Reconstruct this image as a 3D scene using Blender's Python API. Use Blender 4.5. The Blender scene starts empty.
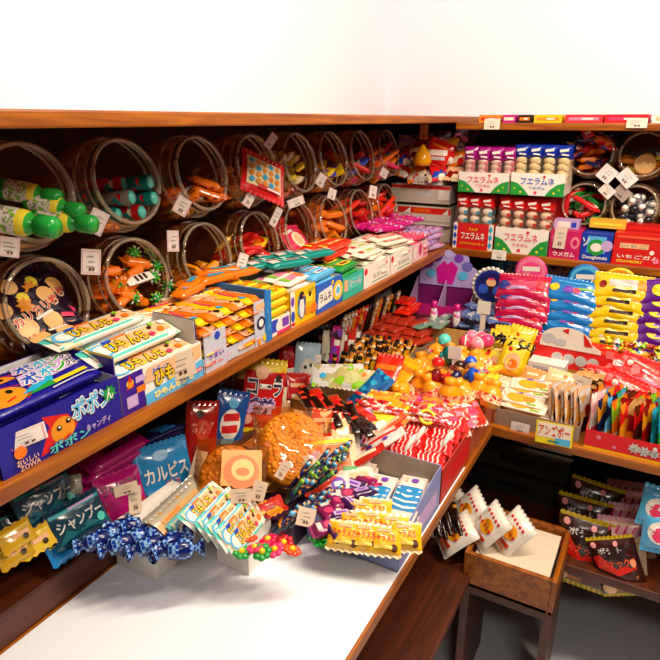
import bpy, math, random
from mathutils import Matrix, Vector
R = math.radians
rnd = random.Random(7)
SC = bpy.context.scene
COL = SC.collection

# ------------------------------------------------------------ camera, world, lights, exposure
EYE = 1.5; FPX = 595.0; PITCH = R(19.44); YAW = R(29.2)
cam = bpy.data.cameras.new('camera'); cam.sensor_width = 36; cam.lens = 36 * FPX / 660; cam.clip_start = .02
camo = bpy.data.objects.new('camera', cam); COL.objects.link(camo)
camo.location = (0, 0, EYE); camo.rotation_euler = (R(90) - PITCH, 0, YAW); SC.camera = camo
SC.view_settings.view_transform = 'Standard'; SC.view_settings.look = 'None'
SC.view_settings.exposure = -0.12; SC.view_settings.gamma = 1.0; SC.view_settings.use_curve_mapping = False
SC.cycles.use_denoising = True
SC.cycles.max_bounces = 6; SC.cycles.transparent_max_bounces = 16
SC.cycles.sample_clamp_indirect = 4; SC.cycles.caustics_reflective = False; SC.cycles.caustics_refractive = False
world = bpy.data.worlds.new('world'); SC.world = world; world.use_nodes = True
world.node_tree.nodes['Background'].inputs[0].default_value = (1.0, .82, .62, 1)
world.node_tree.nodes['Background'].inputs[1].default_value = .09

def area(name, loc, target, sx, sy, power, col):
    l = bpy.data.lights.new(name, 'AREA'); l.shape = 'RECTANGLE'; l.size = sx; l.size_y = sy; l.energy = power; l.color = col
    o = bpy.data.objects.new(name, l); COL.objects.link(o); o.location = loc
    o.rotation_euler = (Vector(target) - Vector(loc)).to_track_quat('-Z', 'Y').to_euler()
    return o
area('ceiling_lamp', (.1, .95, 2.52), (-.25, 1.3, 1.0), 1.0, .10, 33, (1, .85, .66))
area('ceiling_lamp', (1.0, 1.0, 2.45), (-.2, 1.7, .8), .7, .12, 29, (1, .83, .64))
area('ceiling_lamp', (.5, -.5, 2.3), (-.6, 1.1, .9), .5, .2, 8, (1, .88, .74))

# ------------------------------------------------------------ pixel (of the photo) -> point on a real plane
CP, SP, CY, SY = math.cos(PITCH), math.sin(PITCH), math.cos(YAW), math.sin(YAW)
def at(px, py, **k):
    u = px - 330; v = 330 - py
    f = FPX * CP + v * SP; z = v * CP - FPX * SP
    d = (u * CY - f * SY, u * SY + f * CY, z)
    (a, val), = k.items(); i = 'xyz'.index(a); o = (0, 0, EYE)
    t = (val - o[i]) / d[i]
    return Vector([o[j] + t * d[j] for j in range(3)])

# ------------------------------------------------------------ materials
def lin(h):
    h = h.lstrip('#'); c = [int(h[i:i + 2], 16) / 255 for i in (0, 2, 4)]
    return tuple([(x / 12.92 if x <= .04045 else ((x + .055) / 1.055) ** 2.4) for x in c] + [1])
NAMED = dict(white='f3ece2', cream='f0dfb8', red='d81818', dred='8c1010', orange='f07810', amber='e89018', yellow='f6cc10', lemon='f8e040',
    green='1f9a3c', lime='8cc820', dgreen='0f4a22', teal='0c8484', cyan='22a8d8', sky='58b8ea', blue='1848c0', navy='141a50', purple='4a1488',
    violet='7a3cb8', magenta='c81480', pink='f080a0', rose='e83868', lilac='c8a8dc', brown='5a2410', choc='2c110a', black='0c0a0c', grey='98948c',
    silver='c4c6cc', peach='f4b888', card='a89c8c', tan='c89858', skin='f8c078', aqua='58ccc0', ltgrey='cfccc8')
MC = {}
def P(nt): return nt.nodes['Principled BSDF']
def mat(c, kind='paper'):
    k = (c, kind)
    if k in MC: return MC[k]
    m = bpy.data.materials.new(kind + '_' + c); m.use_nodes = True; nt = m.node_tree; p = P(nt)
    col = lin(NAMED.get(c, c))
    nz = nt.nodes.new('ShaderNodeTexNoise'); tc = nt.nodes.new('ShaderNodeTexCoord'); nt.links.new(tc.outputs['Object'], nz.inputs['Vector'])
    nz.inputs['Scale'].default_value = {'foil': 45, 'film': 60}.get(kind, 90); nz.inputs['Detail'].default_value = 2
    mx = nt.nodes.new('ShaderNodeMix'); mx.data_type = 'RGBA'
    mx.inputs[6].default_value = tuple(x * .86 for x in col[:3]) + (1,); mx.inputs[7].default_value = tuple(min(1, x * 1.06) for x in col[:3]) + (1,)
    nt.links.new(nz.outputs[0], mx.inputs[0]); nt.links.new(mx.outputs[2], p.inputs['Base Color'])
    b = nt.nodes.new('ShaderNodeBump'); b.inputs['Distance'].default_value = .002
    nt.links.new(nz.outputs[0], b.inputs['Height']); nt.links.new(b.outputs[0], p.inputs['Normal'])
    if kind == 'paper': p.inputs['Roughness'].default_value = .42; b.inputs['Strength'].default_value = .05
    elif kind == 'foil': p.inputs['Roughness'].default_value = .22; b.inputs['Strength'].default_value = .5; p.inputs['Coat Weight'].default_value = .35; p.inputs['Coat Roughness'].default_value = .1
    elif kind == 'plastic': p.inputs['Roughness'].default_value = .18; b.inputs['Strength'].default_value = .02
    elif kind == 'metal': p.inputs['Metallic'].default_value = .8; p.inputs['Roughness'].default_value = .3; b.inputs['Strength'].default_value = .3
    elif kind == 'food': p.inputs['Roughness'].default_value = .5; b.inputs['Strength'].default_value = .6
    MC[k] = m; return m
def busy(c1, c2, c3, scale=120, kind='foil'):
    """printed wrapper: irregular coloured patches"""
    k = (c1, c2, c3, scale, kind)
    if k in MC: return MC[k]
    m = bpy.data.materials.new('printed_wrapper'); m.use_nodes = True; nt = m.node_tree; p = P(nt)
    tc = nt.nodes.new('ShaderNodeTexCoord'); vo = nt.nodes.new('ShaderNodeTexVoronoi'); nt.links.new(tc.outputs['Object'], vo.inputs['Vector'])
    vo.inputs['Scale'].default_value = scale
    sx = nt.nodes.new('ShaderNodeSeparateColor'); nt.links.new(vo.outputs['Color'], sx.inputs[0])
    cr = nt.nodes.new('ShaderNodeValToRGB'); cr.color_ramp.interpolation = 'CONSTANT'; e = cr.color_ramp.elements
    e[0].color = lin(NAMED.get(c1, c1)); e[1].position = .5; e[1].color = lin(NAMED.get(c2, c2))
    x = e.new(.76); x.color = lin(NAMED.get(c3, c3))
    nt.links.new(sx.outputs[0], cr.inputs[0]); nt.links.new(cr.outputs[0], p.inputs['Base Color'])
    nz = nt.nodes.new('ShaderNodeTexNoise'); nt.links.new(tc.outputs['Object'], nz.inputs['Vector']); nz.inputs['Scale'].default_value = 50
    b = nt.nodes.new('ShaderNodeBump'); b.inputs['Distance'].default_value = .002; b.inputs['Strength'].default_value = .5 if kind == 'foil' else .05
    nt.links.new(nz.outputs[0], b.inputs['Height']); nt.links.new(b.outputs[0], p.inputs['Normal'])
    p.inputs['Roughness'].default_value = .22 if kind == 'foil' else .4
    if kind == 'foil': p.inputs['Coat Weight'].default_value = .4
    MC[k] = m; return m
def clear(tint='fff0e0', a=.12, key='clear', rough=.06, fres=.55, body=None, bump=.25):
    """thin clear plastic: mostly see-through, glossy at grazing angles"""
    k = (tint, a, key)
    if k in MC: return MC[k]
    m = bpy.data.materials.new(key + '_plastic'); m.use_nodes = True; nt = m.node_tree; p = P(nt)
    p.inputs['Base Color'].default_value = lin(body or tint); p.inputs['Roughness'].default_value = rough
    tr = nt.nodes.new('ShaderNodeBsdfTransparent'); tr.inputs[0].default_value = lin(tint)
    lw = nt.nodes.new('ShaderNodeLayerWeight'); lw.inputs['Blend'].default_value = .28
    nz = nt.nodes.new('ShaderNodeTexNoise'); nz.inputs['Scale'].default_value = 25
    b = nt.nodes.new('ShaderNodeBump'); b.inputs['Strength'].default_value = bump; b.inputs['Distance'].default_value = .004
    tc = nt.nodes.new('ShaderNodeTexCoord'); nt.links.new(tc.outputs['Object'], nz.inputs['Vector'])
    nt.links.new(nz.outputs[0], b.inputs['Height']); nt.links.new(b.outputs[0], p.inputs['Normal'])
    ad = nt.nodes.new('ShaderNodeMath'); ad.operation = 'MULTIPLY_ADD'; ad.inputs[1].default_value = fres; ad.inputs[2].default_value = .04; ad.use_clamp = True
    m0 = nt.nodes.new('ShaderNodeMixShader'); m0.inputs[0].default_value = a; nt.links.new(tr.outputs[0], m0.inputs[1]); nt.links.new(p.outputs[0], m0.inputs[2])
    gl = nt.nodes.new('ShaderNodeBsdfGlossy'); gl.inputs['Roughness'].default_value = rough; nt.links.new(b.outputs[0], gl.inputs['Normal'])
    mx = nt.nodes.new('ShaderNodeMixShader'); nt.links.new(lw.outputs['Fresnel'], ad.inputs[0]); nt.links.new(ad.outputs[0], mx.inputs[0])
    nt.links.new(m0.outputs[0], mx.inputs[1]); nt.links.new(gl.outputs[0], mx.inputs[2])
    nt.links.new(mx.outputs[0], nt.nodes['Material Output'].inputs['Surface'])
    MC[k] = m; return m
def wood(c1, c2, name, axis='X', rough=.35):
    m = bpy.data.materials.new(name); m.use_nodes = True; nt = m.node_tree; p = P(nt)
    tc = nt.nodes.new('ShaderNodeTexCoord'); mp = nt.nodes.new('ShaderNodeMapping'); nt.links.new(tc.outputs['Object'], mp.inputs[0])
    mp.inputs['Scale'].default_value = {'X': (2, 30, 30), 'Y': (30, 2, 30), 'Z': (30, 30, 2)}[axis]
    nz = nt.nodes.new('ShaderNodeTexNoise'); nz.inputs['Scale'].default_value = 2.2; nz.inputs['Detail'].default_value = 6; nz.inputs['Distortion'].default_value = .8
    nt.links.new(mp.outputs[0], nz.inputs['Vector'])
    cr = nt.nodes.new('ShaderNodeValToRGB'); e = cr.color_ramp.elements; e[0].position = .35; e[1].position = .68
    e[0].color = lin(c1); e[1].color = lin(c2); nt.links.new(nz.outputs[0], cr.inputs[0]); nt.links.new(cr.outputs[0], p.inputs['Base Color'])
    b = nt.nodes.new('ShaderNodeBump'); b.inputs['Strength'].default_value = .15; b.inputs['Distance'].default_value = .002
    nt.links.new(nz.outputs[0], b.inputs['Height']); nt.links.new(b.outputs[0], p.inputs['Normal'])
    p.inputs['Roughness'].default_value = rough; return m
def plaster(c, name):
    m = bpy.data.materials.new(name); m.use_nodes = True; nt = m.node_tree; p = P(nt)
    p.inputs['Base Color'].default_value = lin(c); p.inputs['Roughness'].default_value = .85
    nz = nt.nodes.new('ShaderNodeTexNoise'); nz.inputs['Scale'].default_value = 60
    b = nt.nodes.new('ShaderNodeBump'); b.inputs['Strength'].default_value = .08; b.inputs['Distance'].default_value = .003
    nt.links.new(nz.outputs[0], b.inputs['Height']); nt.links.new(b.outputs[0], p.inputs['Normal']); return m

# ------------------------------------------------------------ lettering outlines, cached
TX = {}
def text2d(s, off=.0):
    k = (s, off)
    if k in TX: return TX[k]
    cu = bpy.data.curves.new('lettering', 'FONT'); cu.body = s; cu.resolution_u = 2; cu.offset = off; cu.fill_mode = 'FRONT'
    ob = bpy.data.objects.new('lettering', cu); me = ob.to_mesh()
    vs = [(v.co.x, v.co.y) for v in me.vertices]; fs = [tuple(p.vertices) for p in me.polygons]
    ob.to_mesh_clear(); bpy.data.objects.remove(ob); bpy.data.curves.remove(cu)
    if not vs: vs = [(0, 0), (1, 0), (1, 1)]; fs = [(0, 1, 2)]
    TX[k] = (vs, fs); return TX[k]
def bounds(vs):
    xs = [v[0] for v in vs]; ys = [v[1] for v in vs]; return min(xs), max(xs), min(ys), max(ys)

# ------------------------------------------------------------ mesh builder
class MB:
    def __init__(s): s.v = []; s.f = []; s.m = []; s.mats = []; s.sm = []
    def mi(s, m):
        if isinstance(m, str): m = mat(m)
        if m not in s.mats: s.mats.append(m)
        return s.mats.index(m)
    def add(s, vs, fs, m, smooth=False, M=None):
        n = len(s.v); i = s.mi(m)
        s.v += [tuple(M @ Vector(v)) for v in vs] if M else [tuple(v) for v in vs]
        for f in fs: s.f.append(tuple(n + k for k in f)); s.m.append(i); s.sm.append(smooth)
        return s
    def box(s, c, d, m, M=None):
        x, y, z = c; a, b, e = d[0] / 2, d[1] / 2, d[2] / 2
        vs = [(x + i * a, y + j * b, z + k * e) for i in (-1, 1) for j in (-1, 1) for k in (-1, 1)]
        return s.add(vs, [(0, 1, 3, 2), (4, 6, 7, 5), (0, 4, 5, 1), (2, 3, 7, 6), (0, 2, 6, 4), (1, 5, 7, 3)], m, False, M)
    def grid(s, fn, nu, nv, m, smooth=True, M=None, closed_u=False, flip=False):
        vs = [fn(i / nu, j / nv) for i in range(nu + (0 if closed_u else 1)) for j in range(nv + 1)]
        fs = []; w = nv + 1; nn = nu if closed_u else nu + 1
        for i in range(nu):
            for j in range(nv):
                a = i * w + j; b = ((i + 1) % nn) * w + j
                q = (a, b, b + 1, a + 1); fs.append(q[::-1] if flip else q)
        return s.add(vs, fs, m, smooth, M)
    def lathe(s, prof, n, m, M=None, sq=0, axis='Z'):
        """prof: (r, t) pairs along the axis; sq>0 makes the section squarish"""
        def fn(i, j):
            r, t = prof[min(len(prof) - 1, int(round(j * (len(prof) - 1))))]
            a = i * 2 * math.pi; c, d = math.cos(a), math.sin(a)
            if sq:
                k = (abs(c) ** (2 + sq) + abs(d) ** (2 + sq)) ** (-1 / (2 + sq)); c *= k; d *= k
            return (r * c, r * d, t) if axis == 'Z' else (r * c, t, r * d)
        return s.grid(fn, n, len(prof) - 1, m, True, M, True)
    def ball(s, c, r, m, n=10, sc=(1, 1, 1)):
        def fn(i, j):
            a = i * 2 * math.pi; b = (j - .5) * math.pi * .998
            return (c[0] + sc[0] * r * math.cos(a) * math.cos(b), c[1] + sc[1] * r * math.sin(a) * math.cos(b), c[2] + sc[2] * r * math.sin(b))
        return s.grid(fn, n, max(4, n // 2), m, True, None, True)
    def tube(s, pts, r, m, n=8, cap=True):
        pts = [Vector(p) for p in pts]; rings = []
        for i, p in enumerate(pts):
            d = (pts[min(i + 1, len(pts) - 1)] - pts[max(i - 1, 0)]).normalized()
            u = d.cross(Vector((0, 0, 1)) if abs(d.z) < .9 else Vector((1, 0, 0))).normalized(); w = d.cross(u)
            rr = r[i] if isinstance(r, (list, tuple)) else r
            rings.append([p + (u * math.cos(2 * math.pi * k / n) + w * math.sin(2 * math.pi * k / n)) * rr for k in range(n)])
        vs = [v for g in rings for v in g]; fs = []
        for i in range(len(pts) - 1):
            for k in range(n): a = i * n + k; b = i * n + (k + 1) % n; fs.append((a, b, b + n, a + n))
        if cap: fs.append(tuple(range(n))[::-1]); fs.append(tuple((len(pts) - 1) * n + k for k in range(n)))
        return s.add(vs, fs, m, True)
    def art(s, items, w, h, fn, curved=False):
        """printed marks laid just above a surface; fn(x, y, lift) -> point"""
        for L, it in enumerate(items):
            lift = .0005 + .00022 * L; k = it[0]
            def put(vs, fs, m, lf):
                s.add([fn(a * w, b * h, lf) for a, b in vs], fs, m)
            if k == 'r':
                _, x, y, a, b, c = it[:6]; rot = R(it[6]) if len(it) > 6 else 0; n = 5 if curved else 1
                vs = []
                for i in range(n + 1):
                    for j in range(n + 1):
                        dx = a * w * (i / n - .5); dy = b * h * (j / n - .5)
                        vs.append((x + (dx * math.cos(rot) - dy * math.sin(rot)) / w, y + (dx * math.sin(rot) + dy * math.cos(rot)) / h))
                put(vs, [(i * (n + 1) + j, (i + 1) * (n + 1) + j, (i + 1) * (n + 1) + j + 1, i * (n + 1) + j + 1) for i in range(n) for j in range(n)], c, lift)
            elif k in 'de':
                _, x, y, r, c = it[:5]; q = min(w, h); n = 14; a = it[5] if len(it) > 5 else 1
                vs = [(x, y)]
                for rr in ((.5, 1) if curved else (1,)):
                    vs += [(x + a * rr * r * q * math.cos(t * 2 * math.pi / n) / w, y + rr * r * q * math.sin(t * 2 * math.pi / n) / h) for t in range(n)]
                fs = [(0, 1 + t, 1 + (t + 1) % n) for t in range(n)]
                if curved: fs += [(1 + t, 1 + n + t, 1 + n + (t + 1) % n, 1 + (t + 1) % n) for t in range(n)]
                put(vs, fs, c, lift)
            elif k == 's':
                _, x, y, r, c, npt = it[:6]; q = min(w, h)
                vs = [(x, y)] + [(x + (r if t % 2 else r * .6) * q * math.cos(t * math.pi / npt) / w, y + (r if t % 2 else r * .6) * q * math.sin(t * math.pi / npt) / h) for t in range(2 * npt)]
                put(vs, [(0, 1 + t, 1 + (t + 1) % (2 * npt)) for t in range(2 * npt)], c, lift)
            elif k == 'p':
                put(it[1], [tuple(range(len(it[1])))], it[2], lift)
            elif k == 't':
                _, x, y, a, b, st, c = it[:7]; out = it[7] if len(it) > 7 else None; rot = R(it[8]) if len(it) > 8 else 0
                vs0, _f = text2d(st, .0); x0, x1, y0, y1 = bounds(vs0)
                for cc, off, lf in ([(out, .075, lift)] if out else []) + [(c, .022, lift + .0002)]:
                    vs, fs = text2d(st, off); o = []
                    for p, q in vs:
                        dx = ((p - (x0 + x1) / 2) / (x1 - x0)) * a * w; dy = ((q - (y0 + y1) / 2) / (y1 - y0)) * b * h
                        o.append((x + (dx * math.cos(rot) - dy * math.sin(rot)) / w, y + (dx * math.sin(rot) + dy * math.cos(rot)) / h))
                    put(o, fs, cc, lf)
        return s
    def build(s, name, parent=None, bevel=0):
        me = bpy.data.meshes.new(name); me.from_pydata(s.v, [], s.f)
        for m in s.mats: me.materials.append(m)
        me.polygons.foreach_set('material_index', s.m); me.polygons.foreach_set('use_smooth', s.sm); me.update()
        o = bpy.data.objects.new(name, me); COL.objects.link(o)
        if parent: o.parent = parent
        if bevel:
            b = o.modifiers.new('edge', 'BEVEL'); b.width = bevel; b.segments = 2; b.limit_method = 'ANGLE'
        return o
def tag(o, label=None, cat=None, group=None, kind=None):
    if label: o['label'] = label
    if cat: o['category'] = cat
    if group: o['group'] = group
    if kind: o['kind'] = kind
    return o
def empty(name): o = bpy.data.objects.new(name, None); COL.objects.link(o); o.empty_display_size = .05; return o
def struct(name, mb, bevel=0): return tag(mb.build(name, None, bevel), kind='structure')
def place(o, p, rz=0, tilt=0, roll=0, sc=1):
    M = Matrix.Translation(Vector(p)) @ Matrix.Rotation(R(rz), 4, 'Z') @ Matrix.Rotation(R(tilt), 4, 'X') @ Matrix.Rotation(R(roll), 4, 'Y')
    if sc != 1: M = M @ Matrix.Diagonal((sc, sc, sc, 1)) if not isinstance(sc, tuple) else M @ Matrix.Diagonal(sc + (1,))
    o.matrix_world = M; return o
KIDS = {}
def kid(p, c): KIDS.setdefault(p.name, []).append(c); return c
def dup(o, **k):
    c = o.copy(); COL.objects.link(c)
    for ch in KIDS.get(o.name, []):
        d = ch.copy(); COL.objects.link(d); d.parent = c; kid(c, d)
        for g in KIDS.get(ch.name, []):
            e = g.copy(); COL.objects.link(e); e.parent = d
    for a, b in k.items(): c[a] = b
    return c
def part(mb, name, parent, label=None, bevel=0):
    o = mb.build(name, parent, bevel); kid(parent, o)
    if label: o['label'] = label
    return o
USED = set()
def many(proto, spots, labels=None):
    """first spot takes the thing itself, the rest take copies; spot = (p, rz, tilt, roll[, scale])"""
    out = []
    for i, s in enumerate(spots):
        o = proto if i == 0 else dup(proto)
        place(o, *s)
        if labels: o['label'] = labels[i] if isinstance(labels, (list, tuple)) else labels
        out.append(o)
    return out
def M4(o, p): return o.matrix_world @ Vector(p)

# ------------------------------------------------------------ packages (front faces local -Y, width X, up Z)
def pouch_fn(w, h, t, seed=0, wr=.12, pinch=.05):
    ph = seed * 1.7
    def S(x, z, side, lift=0):
        u = max(-1, min(1, x / (w / 2))); v = max(-1, min(1, z / (h / 2)))
        e = max(0, 1 - abs(u) ** 3) ** .7 * max(0, 1 - abs(v) ** 4) ** .7
        k = 1 + wr * (math.sin(7 * u + ph + 3 * v) * .6 + math.sin(11 * v + 5 * u + 2 * ph) * .5)
        y = -side * (t / 2 * e * k + lift + .0004)
        return (x * (1 - pinch * (1 - v * v)) , y, z * (1 - pinch * .6 * (1 - abs(u)) ** .5 * abs(v)))
    return S
def pouch(name, w, h, t, base, art=(), seal=None, seed=0, wr=.12, back=None, parent=None, sealh=.09, zig=True, nu=10, nv=12, sealpart=False):
    b = MB(); S = pouch_fn(w, h, t, seed, wr)
    bm = mat(base, 'foil') if isinstance(base, str) else base
    b.grid(lambda i, j: S((i - .5) * w, (j - .5) * h, 1), nu, nv, bm)
    b.grid(lambda i, j: S((i - .5) * w, (j - .5) * h, -1), nu, nv, mat(back, 'foil') if back else bm, flip=True)
    sm = mat(seal, 'foil') if isinstance(seal, str) else (seal or bm)
    n = max(8, int(w / .006)); seals = []
    for sgn in (-1, 1):
        sb = MB() if sealpart else b; seals.append(sb)
        z0 = sgn * h / 2 * .97; z1 = sgn * (h / 2 + sealh * h)
        vs = []; fs = []
        for i in range(n + 1):
            x = (i / n - .5) * w * .99; y = .0012 * (1 if i % 2 else -1); zz = z1 + (sgn * .0015 * (1 if i % 2 else -1) if zig else 0)
            vs += [(x, -.0006, z0), (x, y, (z0 + z1) / 2), (x, y, zz)]
        for i in range(n):
            a = i * 3; fs += [(a, a + 3, a + 4, a + 1), (a + 1, a + 4, a + 5, a + 2)]
        sb.add(vs, fs, sm)
    if art: b.art(art, w, h, lambda x, y, l: S(x, y, 1, l + .0006), True)
    o = b.build(name, parent)
    if sealpart:
        for q in seals: part(q, 'heat_seal', o)
    return o
def carton(name, w, d, h, base, front=(), top=(), side=(), parent=None, bevel=.0012, lid=True):
    b = MB(); bm = mat(base) if isinstance(base, str) else base
    b.box((0, 0, h / 2), (w, d, h), bm)
    if lid:  # tuck flap seam and side flaps
        b.box((0, -d / 2 + .0006, h - .0006), (w * .97, .0024, .0014), bm)
        b.box((0, 0, h + .0003), (w * .985, d * .985, .0008), bm)
    if front: b.art(front, w, h, lambda x, y, l: (x, -d / 2 - l - .0004, h / 2 + y))
    if top: b.art(top, w, d, lambda x, y, l: (x, y, h + .0006 + l))
    if side:
        b.art(side, d, h, lambda x, y, l: (w / 2 + l, x, h / 2 + y)); b.art(side, d, h, lambda x, y, l: (-w / 2 - l, -x, h / 2 + y))
    return b.build(name, parent, 0)
def tray(name, w, d, hf, hb, base, front=(), inner='card', side=(), slope=.5, parent=None, cut=None, t=.0016):
    """open display carton: low front panel, sides rising to the back"""
    b = MB(); bm = mat(base) if isinstance(base, str) else base; im = mat(inner)
    b.box((0, 0, t / 2), (w, d, t), im)
    b.box((0, -d / 2 + t / 2, hf / 2), (w, t, hf), bm); b.box((0, -d / 2 + t + .0003, hf / 2), (w - 2 * t, .0006, hf - .001), im)
    b.box((0, d / 2 - t / 2, hb / 2), (w, t, hb), bm); b.box((0, d / 2 - t - .0003, hb / 2), (w - 2 * t, .0006, hb - .001), im)
    for sg in (-1, 1):
        n = 8
        for q, mm, th in ((w / 2 - t / 2, bm, t), (w / 2 - t - .0003, im, .0006)):
            x = sg * q; vs = []; fs = []
            for i in range(n + 1):
                y = -d / 2 + d * i / n; k = i / n; s_ = k * k * (3 - 2 * k); z = hf + (hb - hf) * s_ - (0 if mm is bm else .0005)
                vs += [(x - th / 2, y, 0), (x + th / 2, y, 0), (x - th / 2, y, z), (x + th / 2, y, z)]
            for i in range(n):
                a = i * 4; fs += [(a, a + 4, a + 6, a + 2), (a + 1, a + 3, a + 7, a + 5), (a + 2, a + 6, a + 7, a + 3), (a, a + 1, a + 5, a + 4)]
            b.add(vs, fs, mm)
    if front: b.art(front, w, hf, lambda x, y, l: (x, -d / 2 - l, hf / 2 + y))
    if side: b.art(side, d, hf, lambda x, y, l: (w / 2 + l, x, hf / 2 + y)); b.art(side, d, hf, lambda x, y, l: (-w / 2 - l, -x, hf / 2 + y))
    return b.build(name, parent)
def bar(name, w, d, h, base, art=(), parent=None, ends=True, r=.3, seed=0):
    """wrapped bar or flat packet lying down: rounded section, crimped ends; art on top (x along length, y across)"""
    b = MB(); bm = mat(base, 'foil') if isinstance(base, str) else base
    def fn(i, j):
        a = i * 2 * math.pi; c, s_ = math.cos(a), math.sin(a); k = (abs(c) ** 5 + abs(s_) ** 5) ** (-1 / 5)
        x = (j - .5) * w; e = max(0, 1 - abs(2 * j - 1) ** 10) ** .5
        return (x, d / 2 * c * k * (.93 + .07 * e), h / 2 + h / 2 * s_ * k * (.12 + .88 * e) * (1 + .05 * math.sin(x * 160 + seed)))
    b.grid(fn, 20, 14, bm, True, None, True)
    if ends:
        for sg in (-1, 1): b.box((sg * (w / 2 + .003), 0, h / 2), (.007, d * .93, .0012), bm)
    if art:
        def top(x, y, l):
            v = min(1, abs(y) / (d / 2)); k = max(0, 1 - v ** 5) ** .2; j = x / w + .5; e = max(0, 1 - abs(2 * j - 1) ** 10) ** .5
            return (x, y * .95, h / 2 + h / 2 * k * (.12 + .88 * e) * (1 + .05 * math.sin(x * 160 + seed)) + l + .0006)
        b.art(art, w, d, top, True)
    return b.build(name, parent)
def stick(name, L, r, body, caps=None, n=8):
    b = MB(); bm = mat(body, 'foil') if isinstance(body, str) else body
    b.tube([(0, 0, z * L) for z in (0, .02, .04, .5, .96, .98, 1)], [r * .9, r * .5, r, r * 1.02, r, r * .5, r * .95], bm, n)
    if caps: b.tube([(0, 0, L * .80), (0, 0, L * .9)], r * 1.06, mat(caps, 'foil'), n)
    return b.build(name)
def twist(name, L, r, body, c2=None):
    b = MB(); bm = mat(body, 'foil') if isinstance(body, str) else body
    b.tube([(x * L, 0, 0) for x in (-.5, -.42, -.3, -.25, 0, .25, .3, .42, .5)], [r * .9, r * .75, r * .22, r * .85, r, r * .85, r * .22, r * .75, r * .9], bm, 10, False)
    return b.build(name)

# price card: small white card, thin pink border, faint pen strokes that spell nothing
def price_tag(w=.03, h=.042, border='pink', marks=True, shade='white'):
    b = MB(); b.box((0, 0, 0), (w, .0007, h), shade)
    F = lambda x, y, l: (x, -.0004 - l, y)
    it = []
    if border: it = [('r', 0, .43, .86, .015, border), ('r', 0, -.43, .86, .015, border), ('r', -.43, 0, .02, .86, border), ('r', .43, 0, .02, .86, border)]
    if marks:
        for q in range(3): it.append(('r', rnd.uniform(-.12, .1), .22 - .2 * q, rnd.uniform(.3, .55), .035, 'grey', rnd.uniform(-5, 5)))
        it.append(('r', -.05, -.28, .1, .12, 'brown')); it.append(('r', .12, -.28, .1, .12, 'brown', 8))
    b.art(it, w, h, F)
    return b
def put_tag(px, py, label, w=.03, h=.042, rz=90, tilt=-8, roll=0, on='x', val=-.68, border='pink', shade='white', marks=True):
    o = price_tag(w, h, border, marks, shade).build('price_card'); tag(o, label, 'price card')
    place(o, at(px, py, **{on: val}), rz, tilt, roll); return o

# ============================================================ the setting
WL, WB = -1.10, 2.45                    # left wall plane x, back wall plane y
XM, YM, ZM = -.678, 2.09, 1.06          # middle shelf: front edges and top
XC, YC, ZC = -.300, 1.40, .75           # counter: front edges and top
panel = wood('2a0f05', '4a1c0a', 'dark_wall_boards', 'Z', .5); white_wall = plaster('eef4ff', 'white_plaster')
oak = wood('7c3a05', 'b2640c', 'orange_shelf_wood_long', 'Y', .4); oakx = wood('7c3a05', 'b2640c', 'orange_shelf_wood_cross', 'X', .4)
for nm, c1, d1, c2, d2 in (('wall_left', (WL - .03, .75, .75), (.06, 3.5, 1.5), (WL - .03, .75, 2.05), (.06, 3.5, 1.1)),
                           ('wall_back', (.35, WB + .03, .75), (3.0, .06, 1.5), (.35, WB + .03, 2.05), (3.0, .06, 1.1))):
    b = MB(); b.box(c1, d1, panel); b.box(c2, d2, white_wall); struct(nm, b)
b = MB(); b.box((.35, .75, -.03), (3.0, 3.5, .06), plaster('eef3fc', 'pale_floor')); struct('floor', b)
b = MB(); b.box((.35, .75, 2.63), (3.0, 3.5, .06), white_wall); struct('ceiling', b)

def shelf(name, boxes, label, cat='shelf'):
    root = empty(name); tag(root, label, cat)
    for nm, c, d, m in boxes:
        q = MB(); q.box(c, d, m); part(q, nm, root, None, .003)
    return root
shelf('wall_shelf', [('shelf_board', (WL + .21, 1.1, 1.5015), (.42, 2.7, .022), oak)], 'orange wooden top shelf along the left wall above the clear jars')
shelf('wall_shelf', [('shelf_board', (.26, WB - .18, 1.48), (1.87, .36, .022), oakx)], 'orange wooden top shelf along the back wall holding boxes cut off by the frame')
shelf('wall_shelf', [('shelf_board', ((WL + XM) / 2, 1.1, ZM - .0125), (XM - WL, 2.7, .025), oak)], 'long orange wooden middle shelf running along the left wall under the jars and boxes')
shelf('wall_shelf', [('shelf_board', ((XM + 1.2) / 2, (YM + WB) / 2, ZM - .0125), (1.2 - XM, WB - YM, .025), oakx)], 'orange wooden middle shelf along the back wall under the pink, blue and red boxes')
dkw = wood('3a1606', '5c260c', 'brown_counter_wood', 'Y', .45)
liner = plaster('eef3fc', 'white_shelf_liner')
shelf('display_counter', [('counter_top', ((WL + XC) / 2, .605, ZC - .0125), (XC - WL, 1.59, .025), oak),
    ('shelf_liner', ((WL + .34 + XC) / 2, .5, ZC + .0008), (XC - WL - .35, 1.36, .0012), liner)],
    'wooden counter along the left wall, heaped with sweets in open cartons', 'counter')
shelf('counter_riser', [('riser_board', (WL + .17, .605, ZC + .0305), (.34, 1.58, .059), dkw)], 'dark wooden step at the back of the left counter against the wall', 'shelf')
shelf('lower_shelf', [('shelf_board', ((WL + XC) / 2 + .02, .615, .405), (XC - WL, 1.53, .025), dkw)], 'dark wooden shelf below the left counter', 'shelf')
shelf('display_counter', [('counter_top', ((WL + 1.2) / 2, (YC + WB) / 2 + .001, ZC - .0125), (1.2 - WL, WB - YC - .002, .025), oakx)],
    'wooden counter along the back wall with bags of sweets and a red front carton', 'counter')
shelf('counter_riser', [('riser_board', ((WL + 1.2) / 2, WB - .295, ZC + .0455), (1.2 - WL, .585, .089), dkw)], 'dark wooden step at the back of the rear counter under the pillow bag stacks', 'shelf')
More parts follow.
